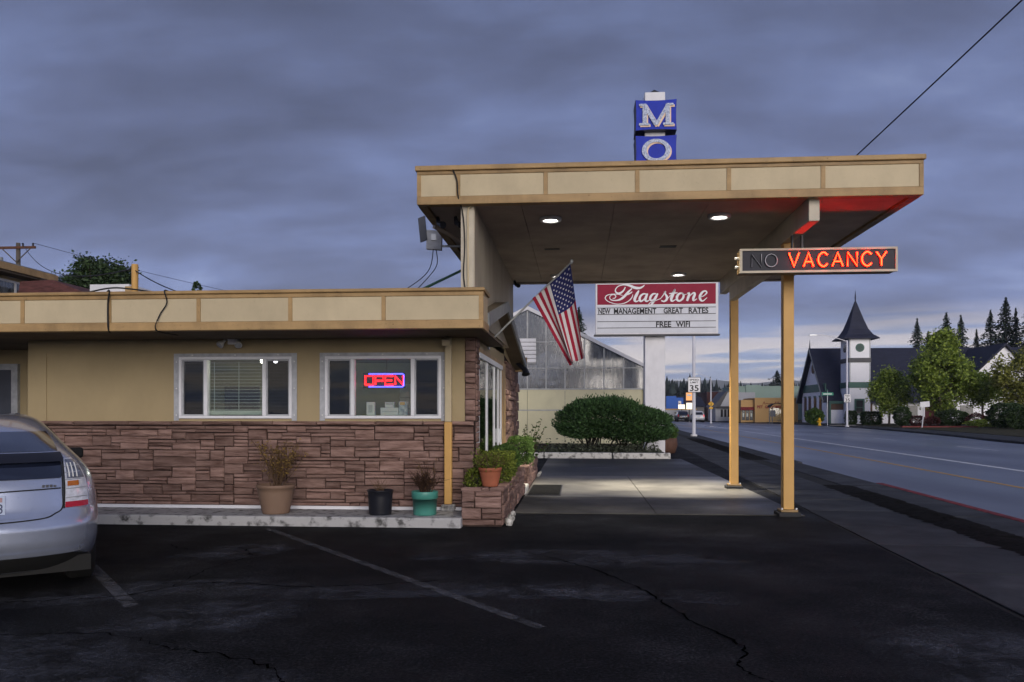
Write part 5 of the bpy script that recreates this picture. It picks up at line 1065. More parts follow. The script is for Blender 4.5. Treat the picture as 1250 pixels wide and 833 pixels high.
shrub('red_shrub', 'dark red shrub left of the large maple trunk', (33.3, 83.4, .05), (.75, .6, .55), 1500, .15, K['leaf_red'], 5, G_)
shrub('red_shrub', 'dark red shrub close to the large maple trunk', (35.0, 84.0, .05), (.65, .6, .5), 1300, .15, K['leaf_red'], 6, G_)
shrub('dark_shrub', 'big dark shrub behind the large maple trunk', (37.8, 86.4, .05), (1.7, 1.0, .85), 6500, .18, K['leaf_dark'], 7, G_)
shrub('red_shrub', 'dark red shrub right of the large maple trunk', (39.4, 84.6, .05), (1.0, .7, .65), 1800, .15, K['leaf_red'], 8, G_)
shrub('low_hedge', 'low pale green hedge below the spreading maple', (39.5, 82.3, .05), (2.2, .7, .36), 5000, .15, K['leaf_maple'], 9, G_)
shrub('dark_shrub', 'large green shrub at the right edge beside the sidewalk', (37.2, 71.5, .05), (2.0, 1.2, .95), 8000, .17, K['leaf_dark'], 10, G_)
shrub('dark_shrub', 'tall dark shrub behind the one at the right edge', (38.3, 76.5, .05), (1.7, 1.2, 1.15), 7500, .17, K['leaf_dark'], 11, G_)
shrub('dark_shrub', 'broad green shrub below the golden maple', (41.0, 80.0, .05), (1.6, 1.0, .6), 5000, .17, K['leaf_mid'], 12, G_)
shrub('dark_shrub', 'dark bush beside the white shop wall far down the road', (23.6, 122.5, .05), (1.3, .8, .75), 1500, .2, K['leaf_dark'], 14)

# conifers
def conifer_mesh(seed, h=20.0, r=3.6, levels=46):
    rs = np.random.RandomState(seed); Pv = []; 
    for i in range(levels):
        f_ = .10 + .9 * i / (levels - 1); z = h * f_; L = r * (1 - f_) ** .95 * rs.uniform(.5, 1.2) + .05
        for k in range(12):
            a = rs.uniform(0, 6.283); l = L * rs.uniform(.55, 1.1)
            for q in np.linspace(.15, 1, 9):
                x = math.cos(a) * l * q; y = math.sin(a) * l * q; zz = z + .25 * l * q - .55 * l * q * q
                wd_ = (.30 * (1 - q) + .16) * (.35 + L / r)
                Pv.append((x + rs.normal() * wd_ * .5, y + rs.normal() * wd_ * .5, zz + rs.normal() * .14))
    P = np.array(Pv); rs2 = np.random.RandomState(seed + 1); SZ_ = .22 + .5 * np.clip(1 - P[:, 2] / h, 0, 1) ** .6; return np_mesh('conifer', *[x for x in (lambda V, q: (V, q))(*leaf_quads(P, SZ_, rs2, aspect=.5, outward=np.concatenate([P[:, :2] / (np.linalg.norm(P[:, :2], axis=1, keepdims=True) + .1), -.35 * np.ones((len(P), 1))], 1)))])
CM = [conifer_mesh(100 + i, 20, 7.0 + .9 * i) for i in range(3)]
for me in CM: me.materials.append(K['needle'])
TM = MB().tube([(0, 0, -1), (0, 0, 8), (0, 0, 19)], [.35, .22, .03], 8).mesh('trunk'); TM.materials.append(K['bark'])
def conifer(label, x, y, h, v, group=None, wide=1.0):
    t = thing('conifer', label, 'tree', (x, y, 0), group=group); s = h / 20
    for nm, me in (('crown', CM[v % 3]), ('trunk', TM)):
        o = bpy.data.objects.new(nm, me); COL.objects.link(o); o.parent = t; o.scale = (s * wide, s * wide, s); o.rotation_euler = (0, 0, v * 1.3)
CG = 'tall conifers behind the church'
for i, (x, y, h, lab, w_) in enumerate(((70.2, 176, 20.6, 'lone tall conifer left of the group behind the church', 1), (73.2, 178, 18.2, 'shorter conifer second from left behind the church', 1), (76.0, 176, 21.8, 'tall conifer third from left behind the church', 1.05), (78.0, 174, 21.0, 'conifer fourth from left above the large maple', 1), (82.0, 176, 18.3, 'short conifer in the gap of the row behind the church', .9), (83.8, 174, 22.0, 'conifer left of the broad one behind the church', 1), (85.8, 172, 24.2, 'broad tall conifer above the white gable', 1.2), (88.2, 173, 22.2, 'slim conifer right of the broad one', .85), (88.6, 168, 24.0, 'tall conifer second from the right edge', 1), (89.5, 164, 25.8, 'tallest conifer at the right edge', 1.15), (84.5, 160, 14.0, 'low conifer in front of the row right of the white gable', 1.2), (90.0, 158, 15.0, 'low conifer in front of the row at the right edge', 1.2))):
    conifer(lab, x, y, h, i, CG, w_)
conifer('single fir standing above the green building', 63.2, 266, 14.5, 1, None, 2.3)
conifer('dark conifer behind the flag and greenhouse', .1, 62, 9.3, 2, None, 1.0)
# far wood, one mass
rs = np.random.RandomState(77); VV = []; TT = []
for k in range(2000):
    y = rs.uniform(390, 520); x = rs.uniform(-170, 260); h = rs.uniform(13, 18) * (1 + .10 * math.sin(x * .05)) + (3 if rs.uniform() > .9 else 0); r_ = h * rs.uniform(.16, .26); b = len(VV)
    nlev = 5
    for l in range(nlev):
        z0 = h * (.08 + .17 * l); rr = r_ * (1 - l / nlev * .85); zt = z0 + h * .34
        base = len(VV)
        for q in range(7): a = q * .8976 + rs.uniform(-.3, .3); VV.append((x + math.cos(a) * rr * rs.uniform(.6, 1.25), y + math.sin(a) * rr, z0 + rs.uniform(-.4, .4)))
        VV.append((x, y, min(zt, h)))
        for q in range(7): TT.append((base + q, base + (q + 1) % 7, base + 7))
o = add('distant_wood', np_mesh('wood', VV, tris=TT), MAT('wood_green', (.020, .032, .030), .9, .4, .08, island=.3)); o['label'] = 'dark wood of conifers along the far end of the road'; o['category'] = 'wood'; stuff(o)
def ridge(name, y, x0, x1, hb, ha, seed, mat):
    rs = np.random.RandomState(seed); xs = np.linspace(x0, x1, 160); z = hb + ha * (np.sin(xs / 310 + seed) * .5 + np.sin(xs / 127 + 2 * seed) * .3 + np.sin(xs / 53) * .12 + rs.normal(size=160) * .02)
    m = MB()
    for i in range(159):
        m.poly([(xs[i], y, -5), (xs[i + 1], y, -5), (xs[i + 1], y + 250, z[i + 1]), (xs[i], y + 250, z[i])]); m.poly([(xs[i], y + 250, z[i]), (xs[i + 1], y + 250, z[i + 1]), (xs[i + 1], y + 900, -5), (xs[i], y + 900, -5)])
    structure(m.build(name, mat))
ridge('hills', 2300, -2600, 3000, 60, 16, 1, MAT('hill_green', (.035, .05, .04), .95, .3, .004)); ridge('mountains', 4200, -3900, 3900, 150, 40, 5, MAT('mountain_green', (.05, .06, .055), .95, .3, .003))

# ================================================================== STREET FURNITURE
K['carpaint'] = MAT('silver_paint', (.52, .57, .70), .26, .03, 3, metallic=.7, coat=.8, spec=.5, grime=.07); K['carglass'] = MAT('car_glass', (.012, .016, .032), .08, .1, 2, spec=.8, coat=.5); K['rubber'] = MAT('rubber', (.012, .012, .012), .8, .1); K['lampclear'] = MAT('lamp_clear', (.62, .64, .70), .15, .25, 22, spec=.7, coat=.8, stretch=(1, 1, 1)); K['lampred'] = MAT('lamp_red', (.42, .008, .02), .2, .08, 12, coat=.7); K['lampamber'] = MAT('lamp_amber', (.45, .13, .015), .25, .15, 20, coat=.6)
def lamp_post(label, x, y, z0, h, arm, group='street lamps'):
    t = thing('street_lamp', label, 'street lamp', (x, y, z0), group=group)
    MB().tube([(x, y, z0), (x, y, z0 + .12), (x, y, z0 + .121), (x, y, z0 + h)], [.2, .2, .11, .075], 12).build('pole', K['steel'] if 0 else K['white'], t, smooth=True)
    s = 1 if arm > 0 else -1; P = catmull([(x, y, z0 + h - .1), (x + arm * .35, y, z0 + h + .25), (x + arm * .75, y, z0 + h + .55), (x + arm, y, z0 + h + .58)], 5); MB().tube(P, .04, 8).build('arm', K['white'], t)
    MB().obox((x + arm + s * .3, y, z0 + h + .55), (.36, 0, 0), (0, .14, 0), (0, 0, .06)).build('lamp_head', K['steel'], t); return t
lamp_post('tall white lamp post carrying the speed limit sign on the near sidewalk', 7.08, 50.73, 0.01, 10.4, 2.4)
lamp_post('tall white lamp post in front of the church tower', 26.6, 83.5, 0.02, 8.55, -3.0)
lamp_post('slim lamp post carrying the yellow crossing sign far down the road', 18.69, 117, -.1, 6.35, -1.9)
lamp_post('small pale lamp post by the blue sign', 14.1, 140, -.1, 5.0, -1.0)
def speed_sign(label, x, y, z, w, h, bottom):
    t = thing('speed_limit_sign', label, 'sign', (x, y, z), group='speed limit signs'); bevel(boxp('panel', K['letter_black'], t, x - w / 2, x + w / 2, y - .012, y, z - h / 2, z + h / 2), .01, 1)
    i_ = .022; boxp('face', K['letter_white'], t, x - w / 2 + i_, x + w / 2 - i_, y - .0145, y - .0122, z - h / 2 + i_, z + h / 2 - i_)
    for s, zz, hh, ww in (('SPEED', .27, .11, .74), ('LIMIT', .10, .11, .62), ('35', -.42, .40, .70)): text_obj('lettering', s, K['letter_black'], t, (x - w * ww / 2, y - .018, z + zz * h), w * ww, hh * h, bold=.02)
speed_sign('white SPEED LIMIT 35 sign on the near lamp post', 7.08, 50.60, 3.15, .76, .92, 0)
speed_sign('white 35 sign on the lamp post before the church', 26.6, 83.36, 2.85, .66, .82, 0)
cs = thing('crossing_sign', 'yellow diamond pedestrian sign on the far lamp post', 'sign', (18.69, 116.85, 2.5)); K['yellow'] = MAT('sign_yellow', (.65, .36, .015), .5, .05)
MB().prism([(18.69 + a * .42, 116.82, 2.62 + b * .42) for a, b in ((0, -1), (1, 0), (0, 1), (-1, 0))], (0, .01, 0)).build('panel', K['yellow'], cs); boxp('lower_plate', K['yellow'], cs, 18.42, 18.96, 116.82, 116.83, 1.9, 2.16)
fig = MB().tube([(18.69, 116.81, 2.78), (18.69, 116.81, 2.86)], .05, 8).tube([(18.69, 116.81, 2.75), (18.69, 116.81, 2.55), (18.6, 116.81, 2.38)], .035, 6).tube([(18.69, 116.81, 2.55), (18.78, 116.81, 2.38)], .03, 6).build('walking_figure', K['letter_black'], cs)
hy = thing('fire_hydrant', 'yellow fire hydrant at the church corner', 'hydrant', (25.9, 90.5, .02)); MB().lathe([(0, 0), (.2, 0), (.2, .06), (.13, .07), (.13, .55), (.17, .56), (.17, .62), (.14, .64), (.10, .76), (.03, .82), (.03, .87), (0, .87)], (25.95, 90.5, .02), 16).build('barrel', K['yellow'], hy, smooth=True)
for s_ in (-1, 1): MB().tube([(25.95 + s_ * .1, 90.5, .45), (25.95 + s_ * .24, 90.5, .45)], .06, 10).build('outlet', K['yellow'], hy)
ss = thing('street_name_sign', 'green street name signs on a thin post by the church corner', 'sign', (27.97, 94.5, .03)); MB().tube([(27.97, 94.5, 0), (27.97, 94.5, 3.9)], .04, 8).build('post', K['steel'], ss); K['gsign'] = MAT('sign_green', (.01, .20, .13), .5, .05)
boxp('blade', K['gsign'], ss, 27.35, 28.6, 94.44, 94.46, 3.35, 3.68); MB().obox((27.97, 94.5, 3.9), (.1, .3, 0), (.01, 0, 0), (0, 0, .16)).build('blade', K['gsign'], ss); boxp('lettering', K['letter_white'], ss, 27.5, 28.45, 94.432, 94.439, 3.46, 3.55)
rs_ = thing('leaning_yard_sign', 'small white sign on a leaning post before the maple', 'sign', (31.9, 78.8, .03)); MB().tube([(31.85, 78.8, 0), (32.08, 78.8, 2.0)], .05, 6).build('post', K['white'], rs_); MB().obox((32.1, 78.76, 2.2), (.42, 0, .04), (0, .015, 0), (-.02, 0, .25)).build('panel', K['white'], rs_)
# bus shelter
bs = thing('bus_shelter', 'dark bus shelter with arched roof before the tan shop', 'bus shelter', (25.0, 104.5, .03)); bx0, bx1, by0, by1 = 24.1, 26.1, 104, 105.5
for x_ in (bx0, bx1):
    for y_ in (by0, by1): MB().box(x_ - .05, x_ + .05, y_ - .05, y_ + .05, .02, 2.1).build('post', K['darkframe'], bs)
for k in range(8):
    a0 = math.pi * k / 8; a1 = math.pi * (k + 1) / 8; f_ = lambda a: ((bx0 + bx1) / 2 - math.cos(a) * 1.2, 2.1 + math.sin(a) * .45); (xa, za), (xb, zb) = f_(a0), f_(a1)
    MB().prism([(xa, by0 - .25, za), (xb, by0 - .25, zb), (xb, by0 - .25, zb + .05), (xa, by0 - .25, za + .05)], (0, 2, 0)).build('roof_panel', K['rubber'], bs)
boxp('back_pane', K['glass'], bs, bx0 + .06, bx1 - .06, by1 - .01, by1, .3, 2.0); boxp('poster', K['graydoor'], bs, bx0 + .1, bx0 + .75, by1 - .03, by1 - .012, .9, 1.7); boxp('bench', K['darkframe'], bs, bx0 + .9, bx1 - .1, by1 - .5, by1 - .1, .42, .5)

# ================================================================== BUILDINGS DOWN THE ROAD
K['bl_tan'] = MAT('shop_tan', (.52, .32, .13), .7, .05, .5); K['bl_green'] = MAT('shop_green', (.25, .34, .30), .7, .05, .4); K['bl_dred'] = MAT('dark_red', (.06, .018, .02), .7, .15); K['bl_gray'] = MAT('shop_gray', (.16, .15, .155), .7, .1, .5); K['bl_blue'] = MAT('sign_blue2', (.012, .10, .46), .5, .06); K['pale'] = MAT('pale_wall', (.44, .45, .48), .7, .06, .5)
def bld(name, label, loc): return thing(name, label, 'building', loc)
b = bld('tan_shop', 'tan corner shop with red wall lettering beyond the bus shelter', (27, 124, 0)); boxp('wall', K['bl_tan'], b, 25.2, 31.2, 119.2, 127, 0, 3.3); boxp('parapet', K['bl_tan'], b, 25.15, 31.25, 119.15, 127.05, 3.301, 3.5); boxp('side_bay', K['bl_tan'], b, 23.4, 25.19, 119.9, 127, 0, 3.2)
for k in range(3): w_ = boxp('window', K['chdark'], b, 23.5 + k * .56, 23.98 + k * .56, 119.86, 119.899, .3, 1.75); boxp('poster', K['paper'], w_, 23.62 + k * .56, 23.82 + k * .56, 119.84, 119.859, .8, 1.3)
MB().prism([(23.3, 119.2, 1.75), (23.3, 119.9, 2.2), (23.3, 119.9, 1.75)], (1.9, 0, 0)).build('awning', K['redpaint'], b)
text_obj('wall_lettering', 'PET  GROOMING', MAT('wall_red', (.28, .03, .03), .6, .05), b, (25.5, 119.14, 2.0), 3.9, .42, bold=.035)
MB().tube(catmull([(26.3, 119.13, 2.55), (26.5, 119.13, 2.95), (26.6, 119.13, 2.6), (26.9, 119.13, 2.75), (27.1, 119.13, 2.62), (27.5, 119.13, 2.72), (27.9, 119.13, 2.62), (28.1, 119.13, 2.95), (28.2, 119.13, 2.65), (28.45, 119.13, 2.95), (28.6, 119.13, 2.65), (29.3, 119.13, 2.72)], 5), .035, 5).build('script_line', K['redpaint'], b)
b = bld('green_building', 'pale green flat-roofed building behind the tan shop', (36, 155, 0)); boxp('wall', K['bl_green'], b, 28.6, 43, 152.5, 165, 0, 6.0); boxp('raised_front', K['bl_green'], b, 30.6, 33.2, 152.3, 154, 0, 6.4); boxp('parapet', K['bl_green'], b, 28.5, 43.1, 152.4, 165.1, 6.001, 6.2)
for a, z0 in ((29.4, 3.4), (38.0, 3.4), (45.0, 3.4)):
    if a < 43: w_ = boxp('window', K['chdark'], b, a, a + .8, 152.44, 152.499, z0, z0 + 1.1); boxp('frame', K['white'], w_, a - .15, a + .95, 152.46, 152.4985, z0 - .15, z0 + 1.25)
b = bld('shed_roof_shop', 'white shop with steep dark shed roof left of the tan posts', (24, 134, 0)); boxp('wall', K['pale'], b, 21.9, 27.5, 132.6, 140, 0, 2.4)
MB().prism([(21.6, 132.2, 2.3), (23.6, 132.2, 4.6), (28.0, 132.2, 4.6), (28.0, 132.2, 2.3)], (0, 7.5, 0)).build('upper_wall', K['pale'], b); MB().prism([(21.4, 132.1, 2.25), (23.5, 132.1, 4.75), (23.8, 132.1, 4.75), (22.5, 132.1, 2.25)], (0, 7.6, 0)).build('shed_roof', K['darkframe'], b); boxp('eave', K['darkframe'], b, 21.5, 28, 132.0, 132.19, 2.2, 2.4)
for k in range(3): boxp('window', K['chdark'], b, 22.7 + k * .55, 23.05 + k * .55, 132.55, 132.599, .7, 1.9)
b = bld('dark_red_building', 'dark red flat-roofed building behind the white shop', (28, 163, 0)); boxp('wall', K['bl_dred'], b, 25.2, 34, 162.6, 175, 0, 5.4); boxp('parapet', K['grayroof'], b, 27.5, 34.1, 162.5, 175, 5.401, 5.7); boxp('window', K['chdark'], b, 25.6, 26.6, 162.56, 162.599, 1, 2.4)
b = bld('gray_building', 'grey block building behind the white suv', (26, 173, 0)); boxp('wall', K['bl_gray'], b, 22.4, 27.4, 172.5, 182, 0, 4.3); boxp('roof_unit', K['white'], b, 25.2, 27, 174, 176, 4.301, 4.75); boxp('chimney', K['black'], b, 24.3, 25.1, 172.3, 173, 1.2, 2.9)
b = bld('white_low_shop', 'white low shop with display window by the blue sign', (18.5, 147, 0)); boxp('wall', K['pale'], b, 15.6, 20.9, 146.8, 153, -.1, 1.9); boxp('fascia', K['yellow'], b, 15.5, 21, 146.7, 153.1, 1.901, 2.05); w_ = boxp('window', K['chdark'], b, 17.1, 18.5, 146.75, 146.799, .3, 1.5); boxp('display', K['paper'], w_, 17.4, 17.8, 146.72, 146.749, .4, .9)
b = bld('dark_roof_house', 'dark low roofed building between blue sign and orange sign', (20, 158, 0)); boxp('wall', K['bl_gray'], b, 17.5, 24, 158, 165, 0, 2.6); MB().prism([(17.2, 157.6, 2.5), (24.3, 157.6, 2.5), (23.8, 161.5, 4.4), (17.7, 161.5, 4.4)], (0, .1, .1)).build('roof', K['chroof'], b)
b = thing('blue_pylon_sign', 'bright blue sign tower with a white vertical panel', 'sign', (17.2, 151.8, 0)); boxp('tower', K['bl_blue'], b, 16.2, 18.0, 151.8, 152.8, -.1, 4.4); boxp('fin', K['bl_blue'], b, 18.001, 19.3, 151.9, 152.6, .4, 4.1); boxp('white_panel', K['letter_white'], b, 18.4, 18.9, 151.84, 151.899, .9, 3.5); boxp('red_lettering', K['redpaint'], b, 18.58, 18.72, 151.82, 151.839, 1.3, 3.1)
b = thing('orange_pole_sign', 'stacked orange and white lit sign down the road', 'sign', (19.05, 142, 0)); K['lit1'] = EMIT('lit_orange', (.75, .33, .10), .55, (.5, .25, .1)); K['lit2'] = EMIT('lit_white', (1, .83, .62), .75, (.6, .6, .5))
boxp('post', K['darkframe'], b, 18.95, 19.15, 142.1, 142.3, -.1, 1.9); boxp('upper_panel', K['lit1'], b, 18.5, 19.6, 141.95, 142.09, 3.45, 4.8); boxp('middle_panel', K['bl_dred'], b, 18.5, 19.6, 141.95, 142.09, 3.1, 3.44); boxp('lower_panel', K['lit2'], b, 18.55, 19.55, 141.95, 142.09, 1.95, 3.05); boxp('lettering', K['letter_white'], b, 18.65, 19.4, 141.93, 141.949, 4.2, 4.5)
b = thing('small_lit_sign', 'small white lit sign left of the orange stacked sign', 'sign', (17.8, 142, 0)); boxp('panel', K['lit2'], b, 17.2, 18.3, 142, 142.14, 2.0, 2.75); boxp('post', K['darkframe'], b, 17.7, 17.8, 142.02, 142.12, -.1, 1.99)
b = bld('pale_back_building', 'pale building just left of the church behind the tan post', (44, 150, 0)); boxp('wall', K['pale'], b, 40.3, 50, 140, 150, 0, 5.2); boxp('window', K['chdark'], b, 40.8, 41.7, 139.95, 139.999, 2.2, 3.4); boxp('roof', K['grayroof'], b, 40.1, 50.2, 139.8, 150.2, 5.201, 5.5)

# ================================================================== LEFT: UPPER MOTEL WING, TREE, UTILITY POLE
up = thing('motel_wing', 'two storey motel wing with dark red roof behind the office at left', 'building', (-18, 19, 0))
boxp('wall', K['wall'], up, -30, -15.6, 15.5, 22.5, 0, 5.22)
MB().prism([(-15.15, 15.0, 5.36), (-30.4, 15.0, 6.5), (-30.4, 15.0, 6.68), (-15.15, 15.0, 5.50)], (0, 7.75, 0)).build('roof', K['grayroof'], up); MB().prism([(-15.149, 15.0, 5.28), (-15.09, 15.0, 5.28), (-15.09, 15.0, 5.46), (-15.149, 15.0, 5.46)], (0, 7.75, 0)).build('fascia_board', K['trim'], up)
boxp('soffit', K['soffit2'], up, -15.599, -15.15, 15.0, 22.7, 5.221, 5.279)
w_ = boxp('window', K['ghglass'], up, -15.599, -15.57, 18.2, 22.15, 4.2, 5.06)
for y_ in (18.15, 19.4, 20.8, 21.55, 22.15): boxp('frame', K['white'], w_, -15.5695, -15.54, y_, y_ + .06, 4.15, 5.06)
boxp('frame', K['white'], w_, -15.5698, -15.545, 18.15, 22.21, 5.061, 5.12)
lr = MB().prism([(-15.0, 21.0, 5.02), (-14.1, 21.0, 5.06), (-12.45, 21.0, 4.42), (-12.45, 21.0, 3.6), (-15.0, 21.0, 3.6)], (0, 5, 0)).build('lower_roof', K['shingle'], up)
for k in range(4):
    q = k / 4; yk = 20.97 - .02 * k; MB().prism([(-15.0, yk, 5.0 - .34 * q), (-14.08, yk, 5.04 - .34 * q), (-12.4, yk, 4.40 - .2 * q), (-12.4, yk, 4.31 - .2 * q), (-14.08, yk, 4.93 - .34 * q), (-15.0, yk, 4.89 - .34 * q)], (0, .03, 0)).build('shingle_course', K['shingle'], lr)
tree('broadleaf_tree', 'dark green tree rising behind the office roof at left', 'tree', (-35.2, 57.4, 0), 13, (-35.2, 57.4, 10.2), (2.75, 2.4, 2.7), 17000, .26, K['leaf_dark'], 21, .3, None, 75, .34)
o = shrub('roof_sprout', 'small dark tree top peeping above the low roof', (-13.9, 29.0, 5.6), (.16, .16, .34), 220, .12, K['leaf_dark'], 31, stem=False, cat='tree'); m = MB().tube([(-13.9, 29, 0), (-13.9, 29, 5.9)], [.08, .02], 6).build('trunk', K['bark'], o)
shrub('roof_sprout', 'dark shrub top right of the ochre mast', (-10.6, 20.4, 3.6), (.3, .2, .42), 400, .12, K['leaf_dark'], 32, stem=False, cat='tree')
ut = thing('utility_pole', 'wooden utility pole with crossarm at far left', 'utility pole', (-34.0, 47.4, 0)); K['polewood'] = MAT('pole_wood', (.10, .085, .07), .9, .3, 4, stretch=(3, 3, .3))
MB().tube([(-34.0, 47.4, 0), (-34.0, 47.4, 11.8)], [.19, .12], 10).build('shaft', K['polewood'], ut); MB().box(-36.3, -32.8, 47.2, 47.32, 11.42, 11.56).build('crossarm', MAT('crossarm_wood', (.11, .05, .03), .9, .2), ut)
for s_ in (-1, 1): MB().tube([(-34.0, 47.22, 10.6), (-34.0 + s_ * .9, 47.22, 11.42)], .035, 6).build('brace', K['polewood'], ut)
for x_ in (-36.1, -35.2, -33.6, -32.95): MB().lathe([(0, 0), (.06, 0), (.05, .1), (.07, .14), (.03, .2), (0, .2)], (x_, 47.26, 11.56), 8).build('insulator', K['black'], ut)
MB().tube([(-35.0, 47.2, 10.9), (-35.0, 47.2, 10.2)], .16, 8).build('transformer', K['grayroof'], ut)
for i, (a, b_) in enumerate((((-36.1, 47.2, 11.75), (-60, 30, 12.6)), ((-32.95, 47.2, 11.75), (-9, 75, 9.0)), ((-33.6, 47.2, 11.75), (-7.54, 13.44, 3.95)))):
    o = MB().tube(wire([a, b_], .8), .014, 5).build('power_wire', K['wirem']); tag(o, ('thin power wire leaving the utility pole to the left', 'thin power wire leaving the utility pole over the tree', 'thin power wire from utility pole to the ochre mast')[i], 'wire', 'power wires')

# ================================================================== CARS
def pchip(xs, ys):
    xs = np.array(xs, float); ys = np.array(ys, float); h = np.diff(xs); dl = np.diff(ys) / h; d = np.zeros(len(xs)); d[0], d[-1] = dl[0], dl[-1]
    for i in range(1, len(xs) - 1): d[i] = 0 if dl[i - 1] * dl[i] <= 0 else 2 * dl[i - 1] * dl[i] / (dl[i - 1] + dl[i])
    def f(x):
        x = min(max(x, xs[0]), xs[-1]); i = min(np.searchsorted(xs, x, side='right') - 1, len(xs) - 2); i = max(i, 0); t = (x - xs[i]) / h[i]
        return ys[i] * (1 + 2 * t) * (1 - t) ** 2 + h[i] * d[i] * t * (1 - t) ** 2 + ys[i + 1] * t * t * (3 - 2 * t) + h[i] * d[i + 1] * t * t * (t - 1)
    return f
class CarShape:
    """body as plan contours stacked in z: half width w, rear y r, front y f, rear and front corner lengths"""
    def __init__(s, z, r, f, w, cr, cf, n=2.6): s.z = z; s.r = pchip(z, r); s.f = pchip(z, f); s.w = pchip(z, w); s.cr = pchip(z, cr); s.cf = pchip(z, cf); s.n = n
    def rear(s, x, z):
        w = s.w(z); q = min(abs(x) / w, .9995); return s.r(z) + s.cr(z) * (1 - (1 - q ** s.n) ** (1 / s.n))
    def contour(s, z, k=14):
        w, r, f, cr, cf = s.w(z), s.r(z), s.f(z), s.cr(z), s.cf(z); P = []; e = 2 / s.n
        for i in range(k + 1): a = math.pi / 2 * i / k; P.append((w * math.sin(a) ** e, r + cr * (1 - math.cos(a) ** e)))
        m_ = 12
        for i in range(1, m_): P.append((w, r + cr + (f - cf - r - cr) * i / m_))
        for i in range(k, -1, -1): a = math.pi / 2 * i / k; P.append((w * math.sin(a) ** e, f - cf * (1 - math.cos(a) ** e)))
        return P + [(-x, y) for x, y in P[-2:0:-1]]
    def body(s, n=56):
        z0, z1 = s.z[0], s.z[-1]; V = []; F = []; zs = [z0 + (z1 - z0) * i / n for i in range(n + 1)]
        for z in zs: V += [(x, y, z) for x, y in s.contour(z)]
        m = len(V) // len(zs)
        for i in range(n):
            for k in range(m): k2 = (k + 1) % m; F.append((i * m + k, i * m + k2, (i + 1) * m + k2, (i + 1) * m + k))
        F.append(tuple(reversed(range(m)))); F.append(tuple(n * m + k for k in range(m)))
        me = bpy.data.meshes.new('body'); me.from_pydata(V, [], F); me.polygons.foreach_set('use_smooth', [True] * len(F)); me.update(); return me
    def rear_patch(s, rows, off=.004, nx=14, thick=0.0, nz=6):
        """skin over the tail between xl(z) and xr(z); rows = [(z, xl, xr)...]"""
        zs = [q[0] for q in rows]; fl = pchip(zs, [q[1] for q in rows]); fr = pchip(zs, [q[2] for q in rows]); n = (len(rows) - 1) * nz; V = []; F = []
        for i in range(n + 1):
            z = zs[0] + (zs[-1] - zs[0]) * i / n
            for j in range(nx + 1): x = fl(z) + (fr(z) - fl(z)) * j / nx; V.append((x * (1 + off * .4), s.rear(x, z) - off, z))
        for i in range(n):
            for j in range(nx): a = i * (nx + 1) + j; F.append((a, a + 1, a + nx + 2, a + nx + 1))
        me = bpy.data.meshes.new('patch'); me.from_pydata(V, [], F); me.polygons.foreach_set('use_smooth', [True] * len(F)); me.update(); return me
    def rear_line(s, pts, r, off=.004, n=8, mat=None):
        P = catmull(pts, n); return MB().tube([(p[0], s.rear(p[0], p[1]) - off, p[1]) for p in P], r, 6).mesh('line')
    def side_patch(s, rows, off=.006, nx=16, side=1, nz=5):
        """skin on the flank between y0(z) and y1(z)"""
        zs = [q[0] for q in rows]; fl = pchip(zs, [q[1] for q in rows]); fr = pchip(zs, [q[2] for q in rows]); n = (len(rows) - 1) * nz; V = []; F = []
        for i in range(n + 1):
            z = zs[0] + (zs[-1] - zs[0]) * i / n; w, r, f, cr, cf = s.w(z), s.r(z), s.f(z), s.cr(z), s.cf(z)
            for j in range(nx + 1):
                y = fl(z) + (fr(z) - fl(z)) * j / nx
                if y < r + cr: q = min((r + cr - y) / cr, 1); x = w * max(0, 1 - q ** s.n) ** (1 / s.n)
                elif y > f - cf: q = min((y - f + cf) / cf, 1); x = w * max(0, 1 - q ** s.n) ** (1 / s.n)
                else: x = w
                V.append((side * (x + off), y, z))
        for i in range(n):
            for j in range(nx): a = i * (nx + 1) + j; F.append((a, a + 1, a + nx + 2, a + nx + 1))
        me = bpy.data.meshes.new('patch'); me.from_pydata(V, [], F); me.polygons.foreach_set('use_smooth', [True] * len(F)); me.update(); return me
K['plate'] = MAT('plate_face', (.45, .52, .66), .5, .12, 9)
car = thing('parked_car', 'silver hatchback parked nose-in at the left edge', 'car', (-4.556, 5.944, 0), R(39))
S = CarShape(z=[.20, .27, .36, .46, .56, .64, .70, .78, .88, .96, 1.04, 1.10, 1.15, 1.20, 1.27, 1.34, 1.40, 1.45, 1.485],
             r=[.22, .12, .03, .0, .0, .035, .085, .105, .125, .16, .235, .31, .40, .54, .76, 1.0, 1.28, 1.58, 2.05],
             f=[4.30, 4.40, 4.45, 4.46, 4.44, 4.38, 4.28, 4.08, 3.72, 3.50, 3.34, 3.22, 3.12, 3.02, 2.9, 2.78, 2.66, 2.55, 2.4],
             w=[.80, .835, .855, .868, .872, .872, .87, .866, .853, .835, .795, .755, .715, .68, .635, .592, .548, .49, .36],
             cr=[.62, .62, .62, .62, .60, .58, .56, .56, .58, .60, .62, .64, .66, .68, .70, .72, .72, .6, .3],
             cf=[.9, .9, .95, 1.0, 1.0, 1.0, 1.0, 1.0, 1.0, .9, .8, .75, .7, .65, .6, .55, .5, .4, .2])
def cp(name, me, mat, par=None): return add(name, me, mat, par or car, local=True)
body = cp('body', S.body(), K['carpaint'])
cut = MB()
for (sx_, yw) in ((1, .88), (-1, .88), (1, 3.58), (-1, 3.58)): cut.tube([(sx_ * .60, yw, .32), (sx_ * 1.0, yw, .32)], .36, 30)
cutter = bpy.data.objects.new('cutter', cut.mesh('cutter')); COL.objects.link(cutter); cutter.parent = car
bo = body.modifiers.new('arches', 'BOOLEAN'); bo.operation = 'DIFFERENCE'; bo.object = cutter; bo.solver = 'EXACT'
